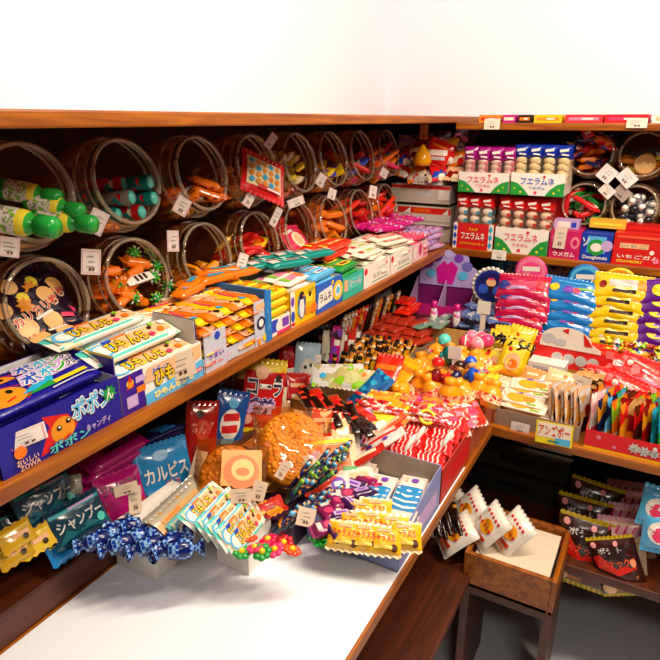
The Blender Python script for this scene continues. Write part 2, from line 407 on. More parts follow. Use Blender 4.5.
shelf('lower_shelf', [('shelf_board', ((WL + 1.2) / 2, (1.385 + WB) / 2, .405), (1.2 - WL, WB - 1.39, .025), dkw)], 'dark wooden shelf below the rear counter holding snack bags and tubs', 'shelf')

# ============================================================ sweet jars
jar_clear = clear('ffeed8', .13, 'jar', .06, .6, 'c87830', .3); jar_rim = clear('fff0dc', .26, 'jar_rim', .03, .95, 'f0dcc0', 0)
def make_jar(r=.080, L=.185, sq=1.6):
    b = MB(); k = r / .08
    prof = [(r * .93, .004), (r * .93, .016), (r * 1.02, .026), (r * 1.08, .04), (r * 1.09, .07), (r * 1.09, L - .03), (r * 1.05, L - .012), (r * .95, L), (r * .3, L + .001), (.001, L + .001)]
    b.lathe(prof, 40, jar_clear, None, sq * .55, 'Y'); o = b.build('sweet_jar')
    q = MB()
    def ring(R0, y, rr):
        n = 48; pts = [(R0 * math.cos(i * 2 * math.pi / n), y, R0 * math.sin(i * 2 * math.pi / n)) for i in range(n + 1)]
        q.tube(pts, rr, jar_rim, 8, False)
    ring(r * .95, 0, .0042 * k); ring(r * 1.0, .016, .0022 * k)
    part(q, 'mouth_rim', o); q = MB(); ring(r * 1.08, .038, .003 * k); part(q, 'shoulder_ring', o)
    return o
jarL = make_jar(); jarR = make_jar(.071, .17)
JT = -13
ups = ['at far left of upper row, holding green and yellow toy bottles', 'in upper row, holding teal and red tubes', 'in upper row, nearly empty with white and pink packs low down',
       'in upper row, red dotted packet in its mouth', 'in upper row, holding pale yellow wrapped pieces', 'in upper row, dark inside with a yellow pack low in the mouth',
       'in upper row, with blue and red packs behind the mouth', 'in upper row, last before the corner, striped packs leaning out']
lows = ['in lower row, nearest, full of purple-black pouches', 'in lower row, with green spiky balls over orange', 'in lower row, dark mouth with a purple and white packet in it',
        'in lower row, holding yellow and red packets', 'in lower row, holding a pink and red bag', 'in lower row, with plain orange contents behind a wide mouth', 'in lower row, full of bright red-orange sticks', 'in lower row, last before the corner, orange and pink packs']
JY = [.606, .806, 1.014, 1.214, 1.41, 1.597, 1.79, 2.0]
UJ = many(jarL, [((-.88, y, 1.392), 90, JT) for y in JY], ['clear sweet jar ' + t for t in ups])
LJ = many(dup(jarL), [((-.88, y, 1.208), 90, JT) for y in JY], ['clear sweet jar ' + t for t in lows])
RJ = many(jarR, [((-.248, 2.22, 1.396), 0, -8), ((-.092, 2.22, 1.396), 0, -8), ((-.248, 2.22, 1.229), 0, -8), ((-.092, 2.22, 1.229), 0, -8)],
    ['front-facing clear jar, upper left of four, heaped with bright wrapped sweets', 'front-facing clear jar, upper right of four, round pale lid inside',
     'front-facing clear jar, lower left of four, holding green and red sweets', 'front-facing clear jar, lower right of four, full of silver and black sweets'])
for o in UJ + LJ + RJ: tag(o, None, 'jar', 'clear sweet jars lying on their sides')
b = MB(); b.box((-.905, 1.1, ZM + .02), (.03, 2.1, .04), dkw); tag(b.build('jar_rail'), 'brown wooden rail propping up the lower row of jars on the left', 'rail')
b = MB(); b.box((.2, 2.235, ZM + .045), (1.0, .03, .09), dkw); tag(b.build('jar_rail'), 'brown wooden rail propping up the jars on the back shelf', 'rail')

def inj(jar, o, x, y, z, rz=0, tilt=0, roll=0, sc=1):
    """place a thing in a jar's own frame (x right, y inward, z up)"""
    M = jar.matrix_world @ Matrix.Translation((x, y, z)) @ Matrix.Rotation(R(rz), 4, 'Z') @ Matrix.Rotation(R(tilt), 4, 'X') @ Matrix.Rotation(R(roll), 4, 'Y') @ Matrix.Diagonal((sc, sc, sc, 1))
    o.matrix_world = M; return o
def fill(jar, protos, n, label, cat, group, spread=.058, y0=.01, y1=.13, z0=-.060, z1=.0, sc=1.25, tz=40, seed=1):
    rr = random.Random(seed)
    for i in range(n):
        o = protos[i % len(protos)]; o = o if i < len(protos) else dup(o)
        z = z0 + (z1 - z0) * (i / max(1, n - 1)); w = spread * (.55 + .45 * (1 - abs(z) / .08))
        inj(jar, o, rr.uniform(-w, w), rr.uniform(y0, y1) if z > z0 + .02 else y0 + (y1 - y0) * rr.random(), z, rr.uniform(-tz, tz) , rr.uniform(-25, 25), rr.uniform(-35, 35), sc)
        tag(o, label, cat, group)
# upper left jar: toy bottles poking out
def toy_bottle(c1='green', c2='lemon', lab='white'):
    b = MB(); b.lathe([(.001, 0), (.016, .001), (.019, .006), (.019, .014)], 16, mat('28a838', 'plastic'), None, 0, 'Y'); b.lathe([(.019, .014), (.019, .062), (.0165, .068)], 16, mat(c2, 'plastic'), None, 0, 'Y'); b.lathe([(.0165, .068), (.012, .074), (.010, .08)], 16, mat('28a838', 'plastic'), None, 0, 'Y')
    o = b.build('toy_bottle'); q = MB(); q.lathe([(.0125, .078), (.0165, .082), (.0165, .104), (.013, .11), (.001, .111)], 12, mat(c1, 'plastic'), None, 0, 'Y'); part(q, 'cap', o)
    q = MB(); q.lathe([(.0196, .014), (.0196, .056)], 16, busy(lab, 'grey', 'lime', 260, 'paper'), None, 0, 'Y'); part(q, 'bottle_label', o, 'white printed label'); return o
tb = toy_bottle()
many(tb, [(at(-16, 216, x=-.84), 112, 8), (at(26, 199, x=-.87), 112, 12, 0, .85), (at(0, 188, x=-.90), 118, 10, 0, .85), (at(34, 217, x=-.86), 112, 6, 0, .92)],
     ['yellow and green toy bottle lying lowest and nearest in the far left jar', 'yellow and green toy bottle lying behind the others in the far left jar', 'toy bottle with a green side deepest inside the far left jar', 'toy bottle with its green cap sticking out rightmost from the far left jar'])
for o in [x for x in bpy.data.objects if x.name.startswith('toy_bottle')]:
    tag(o, None, 'toy bottle', 'green and yellow toy bottles'); o.matrix_world = o.matrix_world @ Matrix.Rotation(math.pi, 4, 'Z')
# second upper jar
def tube_pack(c, c2, c3='white'):
    b = MB(); b.tube([(0, y, 0) for y in (0, .003, .075, .078)], [.012, .014, .014, .012], busy(c, c2, c3, 90), 12); o = b.build('candy_tube')
    q = MB(); q.lathe([(.0145, -.004), (.0150, 0), (.0150, .012)], 12, mat(c, 'plastic'), None, 0, 'Y'); q.ball((0, -.003, 0), .0125, mat('aqua', 'foil'), 10, (1, .4, 1)); part(q, 'cap', o); return o
for i, (x, y, z, rz, c) in enumerate([(.045, -.005, -.005, -25, 'teal'), (.05, .0, -.036, -20, 'teal'), (0, .005, -.028, -30, 'grey'), (.02, .01, -.058, -15, 'red'), (-.02, .03, -.055, -35, 'teal'), (.012, .03, .0, -40, 'red'), (-.03, .06, -.015, -50, 'teal'), (.03, .05, -.03, -20, 'red')]):
    o = tube_pack(c, 'red' if c != 'red' else 'cream', 'teal'); inj(UJ[1], o, x, y, z, -rz * .6, 6)
    tag(o, 'round candy tube in teal and red wrap inside the second upper jar', 'candy', 'teal and red tubes in the second jar')
fill(UJ[2], [bar('wrapped_snack', .06, .02, .012, busy('white', 'pink', 'cream', 60)), bar('wrapped_snack', .05, .022, .014, busy('orange', 'brown', 'dred', 70))], 14, 'small white or orange wrapped snack lying in the third jar of the upper row', 'snack', 'snacks in the third upper jar', z1=-.03, seed=5)
fill(UJ[4], [bar('wrapped_candy', .035, .02, .014, busy('lemon', 'cream', 'yellow', 70)), bar('wrapped_candy', .03, .02, .012, busy('cream', 'lemon', 'pink', 60))], 26, 'pale yellow wrapped candy piled in the fifth jar of the upper row', 'candy', 'yellow candies in the fifth upper jar', z1=.03, seed=6)
fill(UJ[3], [bar('wrapped_candy', .035, .02, .014, busy('amber', 'cream', 'orange', 70))], 12, 'amber wrapped candy lying behind the card packet in the fourth upper jar', 'candy', 'amber candies in the fourth upper jar', y0=.05, z1=.0, seed=16)
fill(UJ[5], [bar('wrapped_snack', .055, .026, .012, busy('yellow', 'violet', 'orange', 50)), bar('wrapped_snack', .055, .024, .012, busy('blue', 'dred', 'yellow', 50))], 10, 'small yellow and blue wrapped snack lying in the sixth jar of the upper row', 'snack', 'snacks in the sixth upper jar', z1=-.01, seed=7)
fill(UJ[6], [bar('wrapped_snack', .07, .026, .012, busy('blue', 'white', 'red', 50)), bar('wrapped_snack', .06, .024, .012, busy('red', 'orange', 'blue', 50))], 13, 'blue or red wrapped snack piled in the seventh jar of the upper row', 'snack', 'snacks in the seventh upper jar', z1=.01, seed=8)
fill(UJ[7], [bar('wrapped_snack', .09, .026, .012, busy('orange', 'cyan', 'cream', 40)), bar('wrapped_snack', .08, .024, .012, busy('rose', 'cream', 'orange', 40))], 12, 'orange, blue or rose wrapped snack in the last upper jar before the corner', 'snack', 'snacks in the last upper jar', y0=-.03, z1=.01, seed=9)
# nearest lower jar: dark pouches with pale discs
art = [('p', [(-.46, .1), (-.1, .42), (.1, .3), (.3, .44), (.46, .1), (.3, -.1), (.45, -.4), (-.1, -.25), (-.4, -.42)], '2a1430'), ('d', -.3, -.22, .17, 'skin'), ('d', -.06, .27, .1, 'lemon'), ('d', .27, .16, .17, 'skin'), ('d', .08, -.28, .17, 'skin'), ('d', -.42, .2, .14, 'skin'),
       ('s', -.12, .12, .17, 'amber', 8), ('t', -.02, -.02, .85, .17, 'カリカリ梅', 'red', 'cream', 8), ('r', .02, -.14, .3, .05, 'white', 5), ('r', .33, -.3, .2, .08, 'rose', -20)]
pp = pouch('candy_pouch', .125, .105, .016, mat('1a0d26', 'foil'), art, seed=3)
for i, (x, y, z, rz, tl, rl) in enumerate([(-.01, .028, -.008, 0, -28, -8), (.015, .045, .012, 6, -25, 10), (-.03, .062, .02, -8, -22, -22), (.0, .08, .028, 0, -20, 16), (.0, .015, -.045, 0, -65, 4)]):
    o = pp if i == 0 else dup(pp); inj(LJ[0], o, x, y, z, rz, tl, rl)
    tag(o, ['purple-black pouch with pale discs and red lettering, foremost in the nearest lower jar', 'purple-black pouch second from the front in the nearest lower jar', 'purple-black pouch showing its left corner at the back of the nearest lower jar', 'purple-black pouch rearmost in the nearest lower jar', 'purple-black pouch lying flat on the bottom of the nearest lower jar'][i], 'candy pouch', 'dark pouches in the nearest lower jar')
# second lower jar: spiky balls
def spiky():
    b = MB(); b.ball((0, 0, 0), .0115, mat('green', 'plastic'), 12)
    for i in range(22):
        a = i * 2.39996; zc = 1 - 2 * (i + .5) / 22; rr = math.sqrt(1 - zc * zc); d = Vector((rr * math.cos(a), rr * math.sin(a), zc))
        b.tube([d * .010, d * .0165], [.0026, .0012], mat('lime' if i % 3 else 'white', 'plastic'), 5)
    return b.build('spiky_ball')
sp = spiky()
for i, (px, py, x) in enumerate([(134, 253, -.93), (132, 271, -.93), (157, 266, -.90), (153, 277, -.895), (168, 286, -.885), (134, 298, -.885), (157, 299, -.885), (151, 255, -.95), (120, 283, -.90)]):
    o = sp if i == 0 else dup(sp); place(o, at(px, py, x=x), i * 40, i * 25); tag(o, 'green plastic spiky ball in the jar second from left in the lower row', 'toy ball', 'green spiky balls in a jar')
fill(LJ[1], [bar('wrapped_candy', .04, .03, .016, busy('orange', 'dred', 'amber', 40))], 22, 'orange wrapped candy under the green spiky balls in the second lower jar', 'candy', 'orange candies in the second lower jar', y0=.02, y1=.15, z1=.02, seed=11)
o = bar('wrapped_snack', .06, .02, .008, 'white', [('r', -.2, 0, .1, .7, 'choc'), ('r', 0, 0, .1, .7, 'choc'), ('r', .2, 0, .1, .7, 'choc')]); place(o, at(139, 280, x=-.89), 95, 40); tag(o, 'white packet with dark stripes among the green spiky balls', 'snack')
fill(LJ[2], [bar('wrapped_candy', .04, .03, .016, busy('amber', 'brown', 'orange', 50))], 20, 'amber wrapped candy low in the third lower jar', 'candy', 'amber candies in the third lower jar', z1=-.03, seed=12)
o = pouch('candy_pouch', .09, .05, .012, 'purple', [('r', .1, .05, .5, .35, 'white', 6), ('r', .12, .05, .36, .15, 'magenta', 6), ('r', -.3, -.1, .2, .5, 'rose')], seed=4); inj(LJ[2], o, 0, .0, -.045, 0, -40, 14); tag(o, 'purple pouch with a white panel lying in the mouth of the third lower jar', 'candy pouch')
fill(LJ[3], [bar('wrapped_candy', .045, .025, .012, busy('yellow', 'lime', 'red', 50)), bar('wrapped_candy', .05, .03, .012, busy('red', 'orange', 'cream', 40))], 20, 'yellow or red wrapped candy in the fourth jar of the lower row', 'candy', 'yellow and red candies in the fourth lower jar', y0=-.01, z1=.01, seed=13)
o = pouch('candy_pouch', .11, .08, .024, 'rose', [('d', .0, -.1, .32, 'cream'), ('d', 0, -.12, .2, 'peach'), ('r', -.2, .25, .4, .12, 'white', 12), ('d', .3, .2, .1, 'red')], seed=5); inj(LJ[4], o, 0, .03, -.02, 0, -30, 5); tag(o, 'pink-red pouch with a cream round picture in the fifth lower jar', 'candy pouch')
fill(LJ[4], [bar('wrapped_candy', .045, .03, .014, busy('red', 'rose', 'orange', 50))], 16, 'red or pink wrapped candy behind the pink pouch in the fifth lower jar', 'candy', 'red candies in the fifth lower jar', y0=.05, z1=.03, seed=14)
fill(LJ[5], [bar('wrapped_candy', .05, .03, .016, busy('orange', 'amber', 'brown', 30))], 26, 'orange wrapped candy in the sixth jar of the lower row', 'candy', 'orange candies in the sixth lower jar', y0=.03, z1=.05, seed=15)
fill(LJ[6], [bar('wrapped_stick', .09, .02, .014, busy('red', 'red', 'peach', 30)), bar('wrapped_stick', .09, .02, .014, busy('f03010', 'orange', 'white', 30))], 22, 'bright red-orange wrapped stick in the seventh jar of the lower row', 'candy stick', 'red sticks in the seventh lower jar', y0=-.01, z1=.03, seed=17)
fill(LJ[7], [bar('wrapped_stick', .09, .026, .014, busy('orange', 'red', 'peach', 30)), bar('wrapped_stick', .08, .024, .014, busy('f03010', 'rose', 'orange', 30))], 20, 'orange or pink wrapped pack in the last jar of the lower row', 'candy pack', 'orange packs in the last lower jar', y0=-.01, z1=.03, seed=18)
# red card packet with yellow and blue blobs, hanging out of the fourth upper jar
art = [('r', 0, .02, .8, .78, 'cream')]
for i in range(20): art.append(('d', -.3 + .15 * (i % 5), .3 - .18 * (i // 5), .07, 'cyan' if (i * 7) % 3 == 0 else 'amber'))
art += [('r', .1, -.36, .5, .1, 'red'), ('r', .2, -.36, .3, .05, 'white')]
o = pouch('candy_packet', .125, .10, .012, 'red', art, seed=8, wr=.05); place(o, at(263, 177, x=-.85), 78, -30, 28); tag(o, 'red packet with rows of yellow and blue blobs in the fourth upper jar', 'candy packet')
# right jars
fill(RJ[0], [bar('wrapped_candy', .04, .02, .014, busy('orange', 'red', 'cream', 50)), bar('wrapped_candy', .045, .018, .014, busy('red', 'blue', 'white', 40)), bar('wrapped_candy', .04, .02, .012, busy('navy', 'pink', 'lime', 50))], 34, 'brightly wrapped candy piled in the upper left of the four front-facing jars', 'candy', 'mixed candies in the upper left back jar', y0=-.02, y1=.1, z1=.05, seed=20)
o = pouch('candy_pouch', .035, .03, .008, 'red', [('r', 0, 0, .5, .3, 'white')], seed=2); place(o, at(588, 133, y=2.2), 0, -10, -25); tag(o, 'small red pouch standing on top of the heap in the upper left back jar', 'candy pouch')
b = MB(); b.lathe([(.001, -.004), (.03, -.004), (.033, 0), (.033, .008)], 24, mat('skin', 'plastic'), None, 0, 'Y'); o = b.build('round_lid'); place(o, at(645, 164, y=2.23), 0, -20); tag(o, 'round pale yellow lid inside the upper right back jar', 'lid')
fill(RJ[1], [bar('wrapped_candy', .035, .02, .014, busy('amber', 'brown', 'cyan', 50)), bar('wrapped_candy', .035, .018, .014, busy('lemon', 'amber', 'brown', 50))], 18, 'amber wrapped candy around the pale lid in the upper right back jar', 'candy', 'amber candies in the upper right back jar', y0=.02, z1=-.01, seed=21)
fill(RJ[2], [bar('wrapped_candy', .04, .022, .014, busy('green', 'dgreen', 'lime', 50)), bar('wrapped_candy', .04, .02, .014, busy('red', 'white', 'green', 60)), bar('wrapped_candy', .03, .02, .014, busy('white', 'black', 'red', 60))], 32, 'green, red or white wrapped candy in the lower left of the four front-facing jars', 'candy', 'green and red candies in the lower left back jar', y0=-.01, z1=.03, seed=22)
def choc(): b = MB(); b.ball((0, 0, 0), .012, mat('silver', 'metal'), 10); b.ball((.0, -.002, .002), .0112, mat('white', 'foil'), 8, (1, 1, .8)); return b.build('foil_sweet')
def choc2(): b = MB(); b.ball((0, 0, 0), .012, mat('1c1420', 'foil'), 10); return b.build('foil_sweet')
fill(RJ[3], [choc(), choc2(), choc()], 60, 'round silver or black foil sweet in the lower right of the four front-facing jars', 'sweet', 'foil sweets in the lower right back jar', y0=-.0, y1=.09, z1=.035, spread=.062, seed=23)

# ============================================================ middle shelf, left run: open cartons from near to far, fronts facing +x
XF = -.690
def L(y0, y1): return (y0 + y1) / 2, y1 - y0
def put(o, y0, y1, d, label, cat='display carton', z=ZM, x=XF):
    place(o, (x - d / 2, (y0 + y1) / 2, z), 90); tag(o, label, cat); return o
D = .16
o = tray('display_carton', .15, D, .095, .095, 'f04010', [('r', .3, -.35, .4, .25, 'yellow'), ('d', .3, -.1, .1, 'white')], inner='cream'); put(o, .214, .364, D, 'red-orange carton at the near end of the middle shelf, cut by the frame')
# blue carton
w = .198
blueart = [('r', 0, 0, 1, 1, '1c1890'), ('p', [(-.22, -.42), (-.12, .1), (-.17, .36), (.03, .2), (.1, -.1), (.02, -.34)], 'red'), ('d', -.02, -.08, .27, 'amber'), ('d', -.05, -.02, .06, 'black'), ('d', .03, .06, .06, 'black'), ('d', -.048, 0, .025, 'white'), ('d', .032, .08, .025, 'white'), ('r', .0, -.25, .06, .04, 'red', 20),
    ('t', .24, .2, .34, .42, 'ポポン', 'sky', 'white'), ('t', .02, -.36, .34, .2, 'ポポン', 'aqua', '1c1890'), ('t', .27, -.3, .22, .16, 'キャンディ', 'lilac'), ('s', .4, .22, .2, 'green', 9), ('t', .4, .22, .06, .24, 'ん', 'white'),
    ('d', -.36, -.1, .13, 'orange'), ('t', -.32, -.3, .16, .12, 'おいしい', 'peach'), ('t', -.31, -.42, .15, .1, 'ZOWA', 'peach')]
o = tray('display_carton', w, D, .072, .085, '1c1890', blueart, 'ltgrey'); put(o, .370, .568, D, 'deep blue carton with a red-hooded yellow face, nearest full carton on the middle shelf')
pk = [('p', [(-.5, -.3), (-.33, .5), (-.2, .38), (.05, .1), (-.05, -.3), (-.25, -.5)], 'red'), ('e', -.2, -.05, .34, 'amber', 1.5), ('d', -.25, .02, .08, 'black'), ('d', -.14, .08, .08, 'black'), ('r', -.18, -.2, .08, .05, 'red', 15), ('p', [(-.1, -.2), (.1, .12), (.2, .05), (.15, -.25)], 'cyan'), ('p', [(-.1, -.3), (.14, -.1), (.18, -.3)], 'green'), ('p', [(-.05, .05), (.0, .45), (.42, .48), (.46, .1), (.1, -.02)], 'lilac'),
      ('t', .06, .2, .14, .42, 'ポ', '1c50c0', 'white'), ('t', .2, .24, .12, .34, 'ポ', 'cyan', 'white'), ('t', .32, .26, .12, .36, 'ン', 'green', 'white'), ('t', .42, .28, .08, .3, 'ガ', 'navy', 'white'), ('r', .3, -.22, .3, .12, 'yellow', 3), ('r', .3, -.38, .4, .04, 'silver', 3), ('e', -.46, -.3, .25, 'lime', 1), ('e', -.47, -.3, .15, 'aqua', 1)]
bp = bar('flat_candy_pack', .195, .062, .012, '1c1890', pk, seed=1)
spots = []
for r_, (z, n) in enumerate(((.006, 2), (.02, 2), (.034, 2), (.048, 2), (.062, 2), (.076, 1.5))):
    for i in range(int(n)):
        spots.append(((XF - .043 - .068 * i - r_ * .004 - (.03 if n < 2 else 0), .468 + rnd.uniform(-.006, .006), ZM + z), 90 + rnd.uniform(-4, 4), (4 if n > 1 else -5) , 0))
spots.append(((XF - .048, .455, ZM + .078), 92, 16, 0))
for o in many(bp, spots, 'flat blue-purple candy pack with a red-hooded face, in the nearest blue carton'): tag(o, None, 'candy pack', 'blue-purple packs stacked in the blue carton')
o = pouch('candy_packet', .07, .05, .006, busy('dgreen', 'lime', 'green', 80), seed=1); place(o, at(90, 372, x=-.80), 90, -60, 30); tag(o, 'dark green packet with lime spots tucked behind the blue packs', 'candy packet')
# white and sky carton with the long chews
hfront = [('r', 0, 0, 1, 1, 'white'), ('r', -.38, 0, .26, 1, '3a1490'), ('d', -.40, .25, .11, 'yellow'), ('p', [(-.44, .12), (-.4, .48), (-.36, .15)], 'red'), ('d', -.40, .22, .08, 'amber'), ('r', -.29, .28, .1, .16, 'lilac'), ('r', -.29, .02, .1, .16, 'orange'), ('r', -.4, -.2, .12, .3, 'lilac'), ('p', [(-.25, -.5), (-.25, -.2), (.5, .0), (.5, -.5)], 'sky'), ('p', [(-.25, .1), (-.2, .45), (.48, .45), (.48, .1), (.2, .0)], 'peach'),
    ('t', -.06, .3, .18, .22, 'ながーい', 'blue', 'white'), ('t', .12, .1, .5, .42, 'ひもんち', 'yellow', 'choc'), ('t', .1, -.32, .5, .18, 'ひもんちグミ', 'lemon', 'white'), ('r', .4, -.25, .16, .12, 'rose'), ('t', .4, -.25, .13, .09, 'グミ味', 'white')]
w2 = .186
o = tray('display_carton', w2, D, .066, .075, 'white', hfront, 'ltgrey'); put(o, .572, .758, D, 'white and sky-blue carton with purple end and yellow lettering on the middle shelf')
q = MB(); q.box((-.093, -.02, .075), (.0016, .1, .05), '3a1490'); q.box((-.0905, -.02, .075), (.0012, .1, .048), 'ltgrey'); q.box((-.0938, -.02, .0985), (.0015, .1, .003), 'yellow'); part(q, 'side_flap', o, 'purple side flap edged yellow')
q = MB(); q.box((.0935, -.02, .08), (.0016, .1, .05), '3a1490'); q.box((.091, -.02, .08), (.0012, .1, .048), 'ltgrey'); q.box((.0943, -.02, .1035), (.0015, .1, .003), 'yellow'); part(q, 'side_flap', o, 'purple side flap edged yellow')
hp = [('r', 0, .05, .96, .72, 'cream'), ('r', 0, -.44, 1, .1, 'aqua'), ('r', 0, .45, 1, .06, 'sky'), ('e', -.36, -.02, .36, 'sky', 1.2), ('e', -.36, -.02, .27, 'white', 1.2), ('p', [(-.3, -.3), (-.3, .3), (.46, .35), (.46, -.2)], 'peach'), ('t', -.08, -.04, .46, .5, 'ひもんち', 'yellow', 'choc'), ('r', -.25, .28, .1, .14, 'blue'), ('r', -.1, .34, .18, .1, 'orange'), ('d', .25, .15, .09, 'choc'), ('d', .34, -.1, .14, 'orange'), ('d', .42, .2, .12, 'white'), ('d', .2, -.2, .12, 'rose'), ('d', .3, .3, .1, 'lime')]
cp = bar('long_chew_pack', .182, .05, .013, busy('white', 'aqua', 'cream', 30), hp, seed=2)
spots = []
for r_, z in enumerate((.006, .021, .036, .051, .066)):
    for i in range(3):
        if r_ == 4 and i == 0: continue
        spots.append(((XF - .032 - .052 * i, .664 + rnd.uniform(-.008, .01), ZM + z + .004 * i + (.01 if i == 2 else 0)), 90 + rnd.uniform(-3, 3), 12 if i == 0 else 4, 0))
spots += [((XF - .06, .655, ZM + .082), 92, 20, 0), ((XF - .125, .64, ZM + .098), 93, 10, 0)]
for o in many(cp, spots, 'long white and peach chew pack with yellow lettering in the white and sky-blue carton'): tag(o, None, 'candy pack', 'long chew packs in the white carton')
# silver carton with orange tubes
o = tray('display_carton', .20, D, .028, .09, 'c4c8d8', [('r', -.25, 0, .2, .6, 'lilac'), ('r', .25, .0, .3, .4, 'amber')], 'ltgrey'); put(o, .762, .962, D, 'silver-white carton stacked with orange tubes on the middle shelf')
for sx, ww, hh, a_ in ((-.066, .062, .075, [('d', .1, .36, .13, 'blue'), ('t', .0, -.12, .7, .13, 'うまい', 'violet'), ('t', 0, -.3, .6, .1, 'ガム', 'rose')]), (.078, .042, .095, [('r', 0, .38, .7, .12, 'peach'), ('d', 0, .0, .34, 'navy'), ('d', 0, .0, .2, 'white'), ('d', -.2, -.42, .15, 'amber'), ('d', .25, -.36, .18, 'yellow')])):
    q = MB(); q.box((0, 0, hh / 2), (ww, .0018, hh), 'c4c8d8'); q.art(a_, ww, hh, lambda x, y, l: (x, -.0012 - l, hh / 2 + y)); p_ = part(q, 'front_flap', o); p_.location = (sx, -D / 2 - .001, 0)
tp = bar('candy_roll', .105, .022, .018, busy('orange', 'amber', 'f05010', 40), [('r', .0, 0, .5, .3, 'peach', 3), ('r', -.4, 0, .1, .8, 'cream')], seed=3)
tp.rotation_euler = (0, 0, 0)
spots = []
for r_ in range(5):
    for i in range(8): spots.append(((XF - .056 + rnd.uniform(-.003, .003) - (.0 if r_ < 4 else .004), .776 + i * .0245, ZM + .004 + r_ * .0195), 0 + rnd.uniform(-4, 4), 0, -2))
for i in range(6): spots.append(((XF - .14, .785 + i * .029, ZM + .08 + rnd.uniform(0, .008)), rnd.uniform(60, 120), 0, 0))
tq = bar('candy_roll', .105, .022, .018, busy('peach', 'amber', 'dred', 55), [('r', .1, 0, .4, .4, 'yellow', 3), ('r', -.4, 0, .1, .8, 'cream'), ('d', .4, 0, .3, 'choc')], seed=5)
tr_ = bar('candy_roll', .105, .022, .018, busy('yellow', 'f06018', 'cream', 45), [('r', -.1, 0, .4, .35, 'rose', -3), ('d', .32, 0, .35, 'cyan')], seed=6)
for k_, src in enumerate((tp, tq, tr_)):
    for o in many(src, spots[k_::3], 'orange and yellow candy roll stacked in the silver-white carton'): tag(o, None, 'candy roll', 'orange candy rolls in the silver carton')
# blue-edged carton with yellow and green packs
o = tray('display_carton', .085, D, .04, .075, 'white', [('r', -.2, .1, .3, .7, 'blue'), ('d', 0, 0, .3, 'white'), ('r', .3, .1, .3, .5, 'violet'), ('r', .2, -.35, .6, .2, 'rose')], 'ltgrey'); put(o, .966, 1.051, D, 'narrow carton with a blue side wall and violet and white front on the middle shelf')
q = MB(); q.box((-.0435, 0, .0555), (.005, D + .004, .111), mat('1478c8')); q.box((-.0435, -D / 2 - .003, .055), (.022, .002, .11), mat('1478c8')); q.art([('t', 0, 0, .4, .6, 'ガム', 'sky')], .022, .11, lambda x, y, l: (-.0435 + x, -D / 2 - .0042 - l, .055 + y)); part(q, 'side_wall', o, 'bright blue side wall')
yp = bar('small_gum_pack', .07, .036, .017, 'yellow', [('r', -.3, 0, .3, .9, 'lime'), ('d', 0, 0, .35, 'orange'), ('d', 0, 0, .18, 'yellow'), ('r', .35, 0, .15, .7, 'amber')], seed=4)
spots = [((XF - .02 - .038 * i, 1.012, ZM + .006 + .019 * r_), 90, 8 if i == 0 else 0, 0) for r_ in range(5) for i in range(4)]
for o in many(yp, spots, 'small yellow and lime gum pack stacked in the narrow blue-walled carton'): tag(o, None, 'gum pack', 'yellow gum packs in the narrow carton')
# orange packs strewn on top behind
op = bar('candy_roll', .09, .03, .016, busy('orange', 'yellow', 'f05010', 40), [('r', 0, 0, .5, .4, 'cyan', 4)], seed=6)
for o in many(op, [((XF - .13 - .016 * (i % 3), .88 + .028 * i, ZM + .106 + .006 * (i % 2)), rnd.uniform(50, 110), 0, 0) for i in range(7)], 'orange and yellow pack strewn along the back of the silver carton under the jars'): tag(o, None, 'candy pack', 'orange packs behind the silver carton')
# yellow carton with a penguin
pen = [('r', 0, 0, 1, 1, 'f4c410'), ('r', -.42, 0, .16, 1, 'white'), ('e', -.42, .22, .14, 'violet', .6), ('e', -.42, -.2, .16, 'blue', .6), ('r', -.42, -.42, .14, .1, 'red'), ('e', -.08, .02, .4, '1c50a0', .5), ('e', -.08, -.05, .3, 'white', .42), ('d', -.08, .3, .12, 'black'), ('r', -.02, .28, .05, .05, 'orange'), ('e', -.2, -.1, .12, 'sky', .4), ('r', .2, .15, .25, .25, 'lemon'), ('d', .24, .25, .08, 'choc'), ('r', .18, -.2, .28, .2, 'amber'), ('d', .4, -.2, .16, 'orange'), ('t', .3, .38, .3, .14, 'ペンギン', 'green')]
o = tray('display_carton', .108, D, .082, .09, 'f4c410', pen, 'ltgrey'); put(o, 1.055, 1.163, D, 'yellow carton printed with a blue penguin on the middle shelf')
wp = bar('flat_gum_pack', .095, .04, .012, 'white', [('r', 0, 0, .6, .5, 'pink', 4), ('r', .3, 0, .2, .8, 'orange'), ('r', -.35, 0, .15, .7, 'lime')], seed=7)
for o in many(wp, [((XF - .03 - .04 * (i % 3), 1.11 + rnd.uniform(-.01, .01), ZM + .006 + .014 * (i // 3)), 90 + rnd.uniform(-6, 6), 3, 0) for i in range(20)], 'white, pink and orange flat gum pack stacked in the yellow penguin carton'): tag(o, None, 'gum pack', 'white gum packs in the penguin carton')
# teal packs behind
tpk = bar('teal_candy_pack', .11, .042, .016, '0c9088', [('r', -.36, 0, .2, .6, 'white'), ('r', .05, 0, .42, .5, 'aqua', 3), ('r', .08, 0, .3, .22, 'red', 3), ('r', .4, 0, .1, .7, 'white')], seed=8)
for o in many(tpk, [((-.80 + (.045 * (i % 3)) - .05, 1.12 + .115 * (i // 3) + .02 * (i % 3), ZM + .104 + .004 * (i % 3)), 68 + rnd.uniform(-5, 5), 0, 0) for i in range(6)], 'teal candy pack with a white end, lying below the fourth and fifth jars'): tag(o, None, 'candy pack', 'teal packs under the jars')
